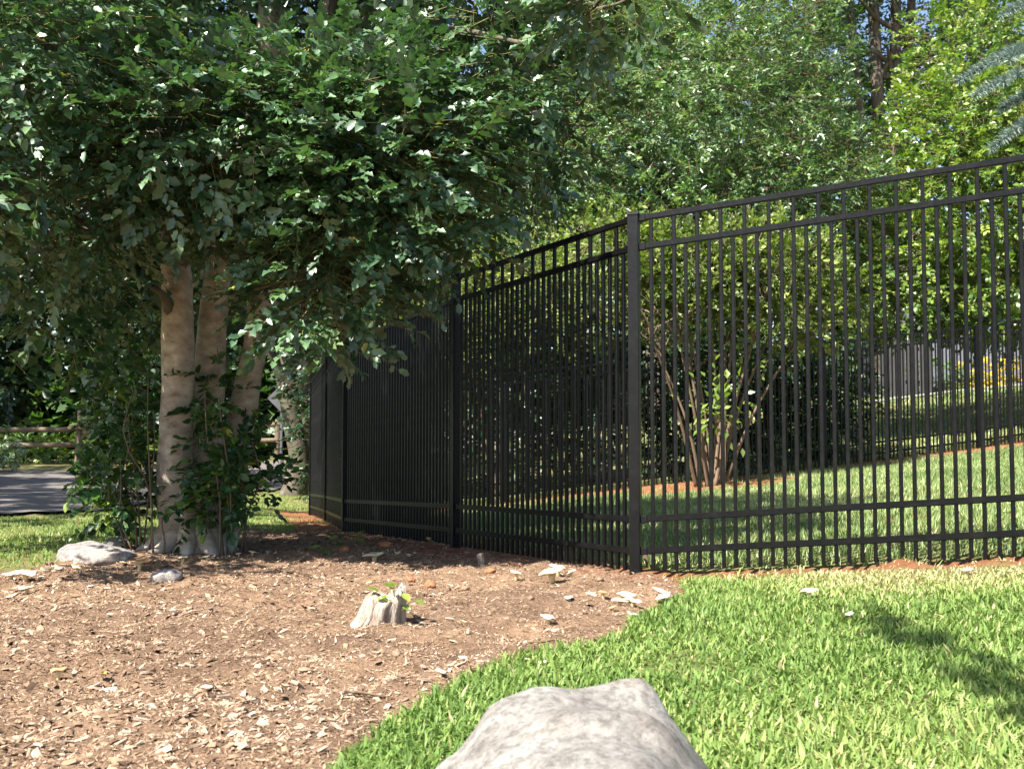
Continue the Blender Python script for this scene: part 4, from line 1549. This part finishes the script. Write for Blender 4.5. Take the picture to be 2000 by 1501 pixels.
# ---- mushrooms
def mushroom(px, py, w, label, mat='cap', tall=1.0, tilt=0.0, thick=.40, rag=.12, seed=0, name="mushroom"):
    p = hit(px, py + w * .25)
    Y = p[1]
    R = w / 2 * Y / 2000
    z0 = gz(p[0], p[1])[0]
    root = thing(name, label, "mushroom", (p[0], p[1], z0), "mushrooms on the mulch bed")
    r = np.random.default_rng(seed + 60)
    hgt = max(.010, R * .8 * tall)
    n = 16
    prof = [(0, thick * .75), (.45, thick * .80), (.8, thick * .72), (1.0, thick * .45), (1.0, thick * .25), (.7, thick * .0), (.2, -thick * .12)]
    a = np.arange(n) / n * 2 * math.pi
    wob = 1 + rag * np.sin(2 * a + r.uniform(0, 6)) + rag * .7 * np.sin(5 * a + r.uniform(0, 6)) + rag * .4 * r.normal(size=n)
    wz = rag * .5 * np.sin(3 * a + r.uniform(0, 6))
    V = [(0, 0, prof[0][1] * .9)]
    for rr, zz in prof[1:]:
        for k in range(n):
            V.append((rr * wob[k] * math.cos(a[k]), rr * wob[k] * math.sin(a[k]), zz + wz[k] * rr * rr))
    V = np.array(V) * R
    T = [(0, 1 + k, 1 + (k + 1) % n) for k in range(n)]
    for j in range(len(prof) - 2):
        for k in range(n):
            b0, b1 = 1 + j * n + k, 1 + j * n + (k + 1) % n
            T += [(b0, b0 + n, b1 + n), (b0, b1 + n, b1)]
    c, s = math.cos(tilt), math.sin(tilt)
    V = np.stack([V[:, 0] * c + V[:, 2] * s, V[:, 1], -V[:, 0] * s + V[:, 2] * c], 1) + np.array([0, 0, hgt])
    g = Geo()
    g.add(V, np.array(T))
    g.build("cap", M[mat], root, smooth=True)
    g = Geo()
    sr = R * .26
    V, T = tube([(0, 0, -.015), (0, 0, hgt * .5), (0, 0, hgt + R * .08)], [sr * 1.1, sr * .9, sr * 1.3], 8)
    g.add(V, T)
    g.build("stem", M['gill'], root, smooth=True)
    return root


MUSH = [
    (21, 1128, 32, "broad pale mushroom, leftmost at the edge of the left lawn", 'cap', .8), (50, 1126, 42, "widest pale mushroom of the left clump by the lawn edge", 'capwhite', .8), (80, 1130, 16, "broken white mushroom lump right of the left clump", 'capwhite', .7),
    (25, 1155, 29, "low pale mushroom in front of the left clump, nearest the left edge", 'cap', .6), (52, 1148, 29, "tilted pale mushroom in front of the left clump, right of its pair", 'cap', .8), (38, 1141, 22, "small pale mushroom tucked between the left clump's front pair", 'cap', .9),
    (90, 1113, 21, "pale mushroom just behind the left clump", 'cap', .6), (114, 1118, 16, "small yellowish mushroom below the row leading to the slab", 'cap', .6), (115, 1107, 20, "pale mushroom midway between the left clump and the slab", 'cap', .6),
    (150, 1103, 25, "pale mushroom touching the lower tip of the flat slab", 'cap', .7), (124, 1090, 15, "cream mushroom on the grass edge left of the slab", 'cap', .5), (138, 1088, 15, "orange cream mushroom against the slab's left end", 'cap', .7),
    (177, 1143, 13, "round white puff in the mulch below the slab", 'capwhite', .8), (201, 1115, 11, "tiny yellow mushroom below the slab's front edge", 'cap', .6), (241, 1096, 14, "flat yellow mushroom at the right end of the slab", 'cap', .4),
    (272, 1108, 28, "tan capped mushroom standing in the shade right of the slab", 'capbrown', 1.3), (262, 1120, 11, "tiny orange mushroom below the tan capped one", 'cap', 1.0),
    (357, 1098, 21, "yellow cup shaped mushroom in front of the left tan trunk", 'cap', 1.3), (404, 1094, 15, "white mushroom, left of the close pair below the trunks", 'capwhite', 1.2), (417, 1094, 9, "small white mushroom, right of the close pair below the trunks", 'capwhite', 1.2), (428, 1101, 16, "grey tan flat mushroom below the close white pair", 'capbrown', .5),
    (447, 1085, 9, "tiny yellow mushroom, first right of the white pair", 'cap', 1.2), (466, 1086, 10, "tiny pale mushroom, second right of the white pair", 'capwhite', 1.2), (493, 1085, 14, "small tan mushroom at the right end of the shaded row", 'cap', 1.0), (523, 1080, 8, "tiny yellow mushroom alone in the shaded soil", 'cap', 1.2),
    (731, 1084, 38, "wide flat tan mushroom in the shade near the fence foot", 'cap', .7), (777, 1083, 13, "small round tan mushroom right of the wide flat one", 'cap', .8), (800, 1088, 9, "tiny yellow button right of the round tan mushroom", 'cap', .7),
    (1008, 1136, 22, "upright cream mushroom left of the biggest cap", 'capwhite', 1.5), (1078, 1130, 50, "biggest flat cream mushroom near the corner post", 'cap', .9), (1090, 1120, 30, "cream cap overlapping the back of the biggest mushroom", 'cap', 1.4), (1115, 1121, 22, "thin yellow cap edge on at the right of the biggest mushroom", 'cap', 1.0),
    (1156, 1161, 24, "pale cap with dark gills left of the ragged cluster", 'cap', .9), (1178, 1162, 19, "upright yellow brown mushroom left of the ragged cluster", 'capbrown', 1.5), (1212, 1164, 34, "ragged left half of the broken mushroom cluster by the lawn", 'cap', .7), (1236, 1170, 34, "ragged right half of the broken mushroom cluster by the lawn", 'cap', .6), (1224, 1156, 42, "thin flat cap behind the ragged cluster", 'cap', .7),
    (1289, 1156, 36, "pale greenish mushroom at the corner of the lawn", 'cap', .5), (1296, 1168, 34, "flat cream mushroom with dark underside in the lawn edge", 'capwhite', .8), (1197, 1190, 15, "small tan mushroom below the ragged cluster", 'capbrown', 1.1), (1112, 1172, 20, "crumbled whitish mushroom in the bare soil", 'capwhite', .4),
    (1071, 1219, 31, "white tilted mushroom alone in the middle of the bare soil", 'capwhite', 1.0), (1086, 1237, 14, "small tan mushroom below the white tilted one", 'cap', .7), (1238, 1200, 26, "flattened pale mushroom at the lawn edge below the cluster", 'capwhite', .3),
    (905, 1284, 21, "orange cream funnel mushroom in the soil below the stump", 'cap', 1.4), (1060, 1299, 19, "white mushroom in the lawn edge behind the boulder, right of two", 'capwhite', .8), (1030, 1293, 10, "small white mushroom in the lawn edge behind the boulder, left of two", 'capwhite', .8),
    (861, 1328, 23, "white folded mushroom at the lawn edge left of the boulder", 'capwhite', 1.0), (1660, 1210, 20, "round white mushroom alone in the lawn beside the shadow", 'capwhite', 1.6), (1580, 1163, 30, "pale ragged mushroom in the lawn near the shadow's upper end", 'capwhite', 1.2), (1301, 1138, 9, "tiny white button at the upper corner of the lawn", 'capwhite', 1.5),
    (1890, 1120, 24, "pinkish tan dry cap lying in the dry grass by the fence", 'cap', 1.0), (114, 1316, 26, "upright brown mushroom in the open mulch at lower left", 'capbrown', 1.9), (404, 1355, 22, "white crumbled mushroom in the open mulch at lower centre left", 'capwhite', .5)]
for i, (px, py, w, l, m, tall) in enumerate(MUSH):
    mushroom(px, py, w, l, m, tall, tilt=random.uniform(-.35, .35), rag=.10 + .14 * random.random(), seed=i)


# ---- loose pieces on the bed
def chip_obj(name, label, px, py, L, W, H, rot, mat, pitch=0.0, group=None, cat="wood chip"):
    p = hit(px, py)
    me = box_me(name, L, W, H, 0)
    r = random.Random(px * 7 + py)
    for v in me.vertices:
        v.co.x *= r.uniform(.75, 1.1)
        v.co.y *= r.uniform(.5, 1.1)
        v.co.z *= r.uniform(.6, 1.2)
    o = link(name, me, M[mat])
    o.location = (p[0], p[1], gz(p[0], p[1])[0] + H * .4 + abs(math.sin(pitch)) * L * .38)
    o.rotation_euler = (0, pitch, rot)
    return tag(o, label, cat, group)


chip_obj("wood_chip", "whitish wood chip standing upright in the shaded soil", 939, 1103, .07, .035, .018, 1.2, 'palewood', 1.35)
chip_obj("wood_block", "cut wood offcut leaning at the foot of the pickets", 1112, 1090, .075, .05, .04, .5, 'oldwood', 1.1, cat="wood block")
chip_obj("wood_splinter", "orange wood splinter standing just right of the corner post", 1262, 1108, .10, .022, .02, .3, 'oldwood', 1.3, cat="wood splinter")
for i, (px, py, L, rot, l) in enumerate(((310, 1108, .16, .5, "thin dry twig slanting across the shaded mulch"), (355, 1130, .17, .25, "dark curved twig in front of the half buried stone"), (130, 1175, .12, .4, "grey strip of bark in the mulch below the left mushrooms"), (155, 1160, .09, -.3, "grey twig lying across the bark strip"), (720, 1365, .09, .1, "dark stick in the mulch left of the lawn tip"), (1070, 1255, .14, .1, "thin dry stalk lying on the bare soil"), (825, 1098, .10, -.4, "thin brown twig in the shade in front of the fence"))):
    p = hit(px, py)
    r = np.random.default_rng(i)
    d = np.array([math.cos(rot), math.sin(rot), 0]) * L / 2
    pts = np.array([-d, -d * .3 + r.normal(0, L * .04, 3), d * .3 + r.normal(0, L * .04, 3), d])
    base = np.array([p[0], p[1], 0])
    pts[:, 2] = gz(pts[:, 0] + p[0], pts[:, 1] + p[1]) + .006 + np.array([0, .004, .006, .0])
    V, T = tube(smooth_path(pts, 8), np.linspace(.005, .0025, 8), 6, .3, i)
    V = V + np.array([p[0], p[1], 0])
    g = Geo()
    g.add(V, T)
    o = g.build("twig", M['twig'] if i % 2 else M['stem'], None, base, smooth=True)
    o.location = base
    tag(o, l, "twig")
FLM = surf_mat("fallen_leaf", [(.3, (.38, .22, .04)), (.7, (.55, .40, .10))], bump=0)
for i, (px, py, s, l) in enumerate(((836, 1062, .055, "yellow fallen leaf at the foot of the shaded pickets"), (450, 1072, .05, "yellowish fallen leaf in the shade right of the trunks"), (195, 1325, .04, "brown curled leaf in the open mulch right of the upright mushroom"))):
    p = hit(px, py)
    me = mesh_tris("fallen_leaf", LEAF_ROUND[0] * s, LEAF_ROUND[1])
    o = link("fallen_leaf", me, FLM)
    o.location = (p[0], p[1], gz(p[0], p[1])[0] + .012)
    o.rotation_euler = (.35, .2, i * 2.0)
    tag(o, l, "leaf")
rr = random.Random(77)
cm = []
for k in range(4):
    me = box_me("wood_chip", .034, .014, .007, 0)
    for v in me.vertices:
        v.co.x *= rr.uniform(.7, 1.15)
        v.co.y *= rr.uniform(.4, 1.2)
        v.co.z *= rr.uniform(.5, 1.4)
    me.materials.append(M['chipwood'])
    cm.append(me)
for i in range(64):
    px, py = rr.uniform(10, 950), rr.uniform(1180, 1490)
    p = hit(px, py)
    if not zones(np.array([p[0]]), np.array([p[1]]))[0][0]:
        continue
    o = link("wood_chip", cm[i % 4], None)
    s = rr.uniform(.45, 1.0)
    o.scale = (s * 1.2, s, s)
    o.location = (p[0], p[1], gz(p[0], p[1])[0] + .006)
    o.rotation_euler = (rr.uniform(-.3, .3), rr.uniform(-.3, .3), rr.uniform(0, 6.28))
    tag(o, "pale loose wood chip lying on the open mulch bed", "wood chip", "pale wood chips on the mulch")


# ------------------------------------------------------------------ things across the road
def rail_tube(root, name, a, b, r, mat, seed):
    P = smooth_path([a, (np.array(a) * .6 + np.array(b) * .4) + np.array([0, 0, .02]), b], 8)
    V, T = tube(P, np.full(8, r), 8, .25, seed)
    g = Geo()
    g.add(V, T)
    return g.build(name, mat, root, np.array(root.location), smooth=True)


def split_fence(label, xs, Y, y_off=0):
    b = gpt(xs[0], Y)
    root = thing("split_rail_fence", label, "fence", tuple(b))
    for i, x in enumerate(xs):
        q = gpt(x, Y)
        rail_tube(root, "post", q + np.array([0, 0, -.2]), q + np.array([.02, 0, 1.02]), .085, M['oldwood'], i)
    for i in range(len(xs) - 1):
        for j, h in enumerate((.86, .47)):
            a, c = gpt(xs[i], Y), gpt(xs[i + 1], Y)
            rail_tube(root, "rail", a + np.array([-.1, -.02, h]), c + np.array([.1, -.02, h + .03]), .062, M['oldwood'], 3 + i * 2 + j)


split_fence("weathered split rail fence across the road at the left edge", [-16.6, -13.8, -11.0], 26)
split_fence("short piece of split rail fence seen right of the tan trunks", [-7.6, -5.95], 26)


def mailbox():
    b = gpt(-10.72, 25.4)
    root = thing("mailbox", "black mailbox on a wooden post with a diagonal brace beside the split rail fence", "mailbox", tuple(b))

    def bx(name, size, loc, mat, rot=(0, 0, 0), bev=.01):
        o = link(name, box_me(name, *size, bev), M[mat], root)
        o.location = loc
        o.rotation_euler = rot
    bx("post", (.09, .09, 1.5), (0, 0, .62), 'oldwood')
    bx("arm", (.72, .09, .08), (.12, -.0915, .93), 'oldwood')
    bx("brace", (.42, .07, .07), (.19, -.085, .76), 'oldwood', (0, -.78, 0))
    # arched box
    n = 10
    prof = [(-.11, 0), (-.11, .14)] + [(-.11 * math.cos(math.pi * k / n), .14 + .11 * math.sin(math.pi * k / n)) for k in range(1, n)] + [(.11, .14), (.11, 0)]
    V = [(-.25, y, z) for y, z in prof] + [(.25, y, z) for y, z in prof]
    m = len(prof)
    F = [tuple(range(m))[::-1], tuple(range(m, 2 * m))] + [(i, (i + 1) % m, m + (i + 1) % m, m + i) for i in range(m)]
    me = bpy.data.meshes.new("box")
    me.from_pydata(V, [], F)
    o = link("box", me, M['blackmetal'], root)
    o.location = (.32, -.0915, .972)
    bx("flag", (.03, .012, .18), (.25, -.21, 1.1), 'blackmetal', bev=0)


mailbox()


def road_sign():
    b = gpt(-4.86, 21.6)
    root = thing("road_sign", "grey back of a diamond shaped sign beside the crooked trunk", "sign", tuple(b))
    o = link("post", box_me("post", .05, .05, 2.0, .005, z0=-.1), M['signback'], root)
    o = link("panel", box_me("panel", .42, .006, .42, .002), M['signback'], root)
    o.location = (0, -.034, 1.55)
    o.rotation_euler = (0, math.pi / 4, 0)


road_sign()
b = gpt(-10.6, 21.8)
b[0] = -10.9
tree("pale_bush", "small pale leaved bush beside the road at the left edge", b, [([b, b + np.array([0, 0, .4])], [.03, .015])], [(b[0], b[1], b[2] + .45, .5, .4, .42, 140)], 951, 9, .16, .07, LEAF_WIDE, M['variegated'], M['darkbark'], cat="bush", shell=.4)
b = gpt(-12.2, 27.4)
tree("ground_ivy", "low sunlit ivy bank behind the split rail fence", b, None, [(-12.6, 27.5, .25, 2.4, .9, .5, 260), (-9.6, 27.8, .25, 1.8, .7, .45, 140)], 961, 10, .25, .12, LEAF_WIDE, M['hedge'], M['darkbark'], cat="plant", shell=.4)


def parked_car():
    Yc = 41.0
    b = gpt(-1.6, Yc)
    root = thing("parked_car", "pale tan parked car glimpsed through the pickets of the shaded fence", "car", tuple(b))

    def prism(name, prof, w, mat, y=0, parent=root, bev=.03):
        import bmesh
        V = [(x, -w / 2, z) for x, z in prof] + [(x, w / 2, z) for x, z in prof]
        m = len(prof)
        F = [tuple(range(m)), tuple(range(m, 2 * m))[::-1]] + [((i + 1) % m, i, m + i, m + (i + 1) % m) for i in range(m)]
        me = bpy.data.meshes.new(name)
        me.from_pydata(V, [], F)
        bm = bmesh.new()
        bm.from_mesh(me)
        bmesh.ops.recalc_face_normals(bm, faces=bm.faces[:])
        if bev:
            bmesh.ops.bevel(bm, geom=bm.edges[:], offset=bev, segments=2, affect='EDGES')
        bm.to_mesh(me)
        bm.free()
        o = link(name, me, M[mat], parent)
        o.location = (0, y, 0)
        return o
    prism("body", [(-2.1, .35), (-2.15, .75), (-1.95, .92), (-.9, .98), (1.7, .98), (2.1, .9), (2.15, .5), (2.1, .32)], 1.72, 'carpaint')
    prism("cabin", [(-1.15, .982), (-.5, 1.46), (1.45, 1.48), (1.85, .982)], 1.5, 'glass', bev=.02)
    prism("roof", [(-.55, 1.44), (-.42, 1.52), (1.4, 1.54), (1.55, 1.46)], 1.54, 'carpaint', bev=.015)
    for x in (-1.3, 1.3):
        for y in (-.8, .8):
            V, T = tube([(x, y - .1, .32), (x, y + .1, .32)], [.32, .32], 18)
            g = Geo()
            g.add(V, T)
            w = g.build("wheel", M['rubber'], root)
            V, T = tube([(x, y - .115 if y < 0 else y + .09, .32), (x, y - .09 if y < 0 else y + .115, .32)], [.19, .19], 12)
            g = Geo()
            g.add(V, T)
            g.build("rim", M['signback'], w)


parked_car()


# ---- house, board fence, flowers and kerb up the slope on the right
def house():
    b = gpt(15.2, 30)
    root = thing("house", "pale blue grey sided house glimpsed through leaves at the right", "house", tuple(b))
    for k in range(17):
        o = link("siding_board", box_me("siding_board", 6.4, .03, .19, .004) if k == 0 else bpy.data.meshes["siding_board"], M['siding'], root)
        o.location = (0, -.02 - (.012 if k % 2 else 0), .1 + k * .185)
        o.rotation_euler = (.06, 0, 0)
    o = link("wall", box_me("wall", 6.3, 5, 3.3, .01, z0=-.4), M['siding'], root)
    o.location = (0, 2.56, 0)
    V = [(-3.5, -.4, 2.95), (3.5, -.4, 2.95), (3.5, 5.6, 2.95), (-3.5, 5.6, 2.95), (-3.5, 2.6, 5.2), (3.5, 2.6, 5.2)]
    me = bpy.data.meshes.new("roof")
    me.from_pydata(V, [], [(0, 1, 5, 4), (2, 3, 4, 5), (0, 4, 3), (1, 2, 5), (0, 3, 2, 1)])
    link("roof", me, M['darkbark'], root)


house()


def board_fence():
    b = gpt(9.6, 24.8)
    root = thing("board_fence", "grey vertical board fence beyond the far lawn", "fence", tuple(b))
    me = box_me("board", .14, .025, 1.5, .004, z0=-.05)
    me.materials.append(M['greywood'])
    for k in range(8):
        o = link("board", me, None, root)
        o.location = (k * .16 - .6, (k % 2) * .008, k * .012)
    for h in (.35, 1.15):
        o = link("rail", box_me("rail", 1.34, .04, .08, .004), M['greywood'], root)
        o.location = (0, .05, h)


board_fence()


def edging():
    pts = [at(1660, 790, 23), at(1750, 780, 23.5), at(1830, 772, 24), at(1900, 764, 24.5), at(2000, 754, 25), at(2150, 742, 26)]
    g = Geo()
    P = smooth_path(pts, 40)
    P[:, 2] = tz(P[:, 0], P[:, 1]) + .04
    V, T = tube(P, np.full(40, .05), 6)
    g.add(V, T)
    o = g.build("kerb", M['concrete'])
    tag(o, kind="structure")


edging()
b = gpt(12.0, 25.8)
root = thing("flower_bush", "low bush of bright yellow flowers by the house at the right edge", "bush", tuple(b))
crown_obj(root, [(12.0, 25.8, b[2] + .3, .9, .5, .38, 150)], 971, 9, .2, .10, LEAF_WIDE, M['flower'], name="flowers", twig=M['greentwig'])
b = gpt(10.6, 25.6)
root = thing("foundation_bush", "low dark green bush left of the yellow flowers", "bush", tuple(b))
crown_obj(root, [(10.6, 25.6, b[2] + .4, .7, .5, .45, 130)], 981, 9, .2, .10, LEAF_WIDE, M['myrtle'], name="foliage", twig=M['greentwig'])
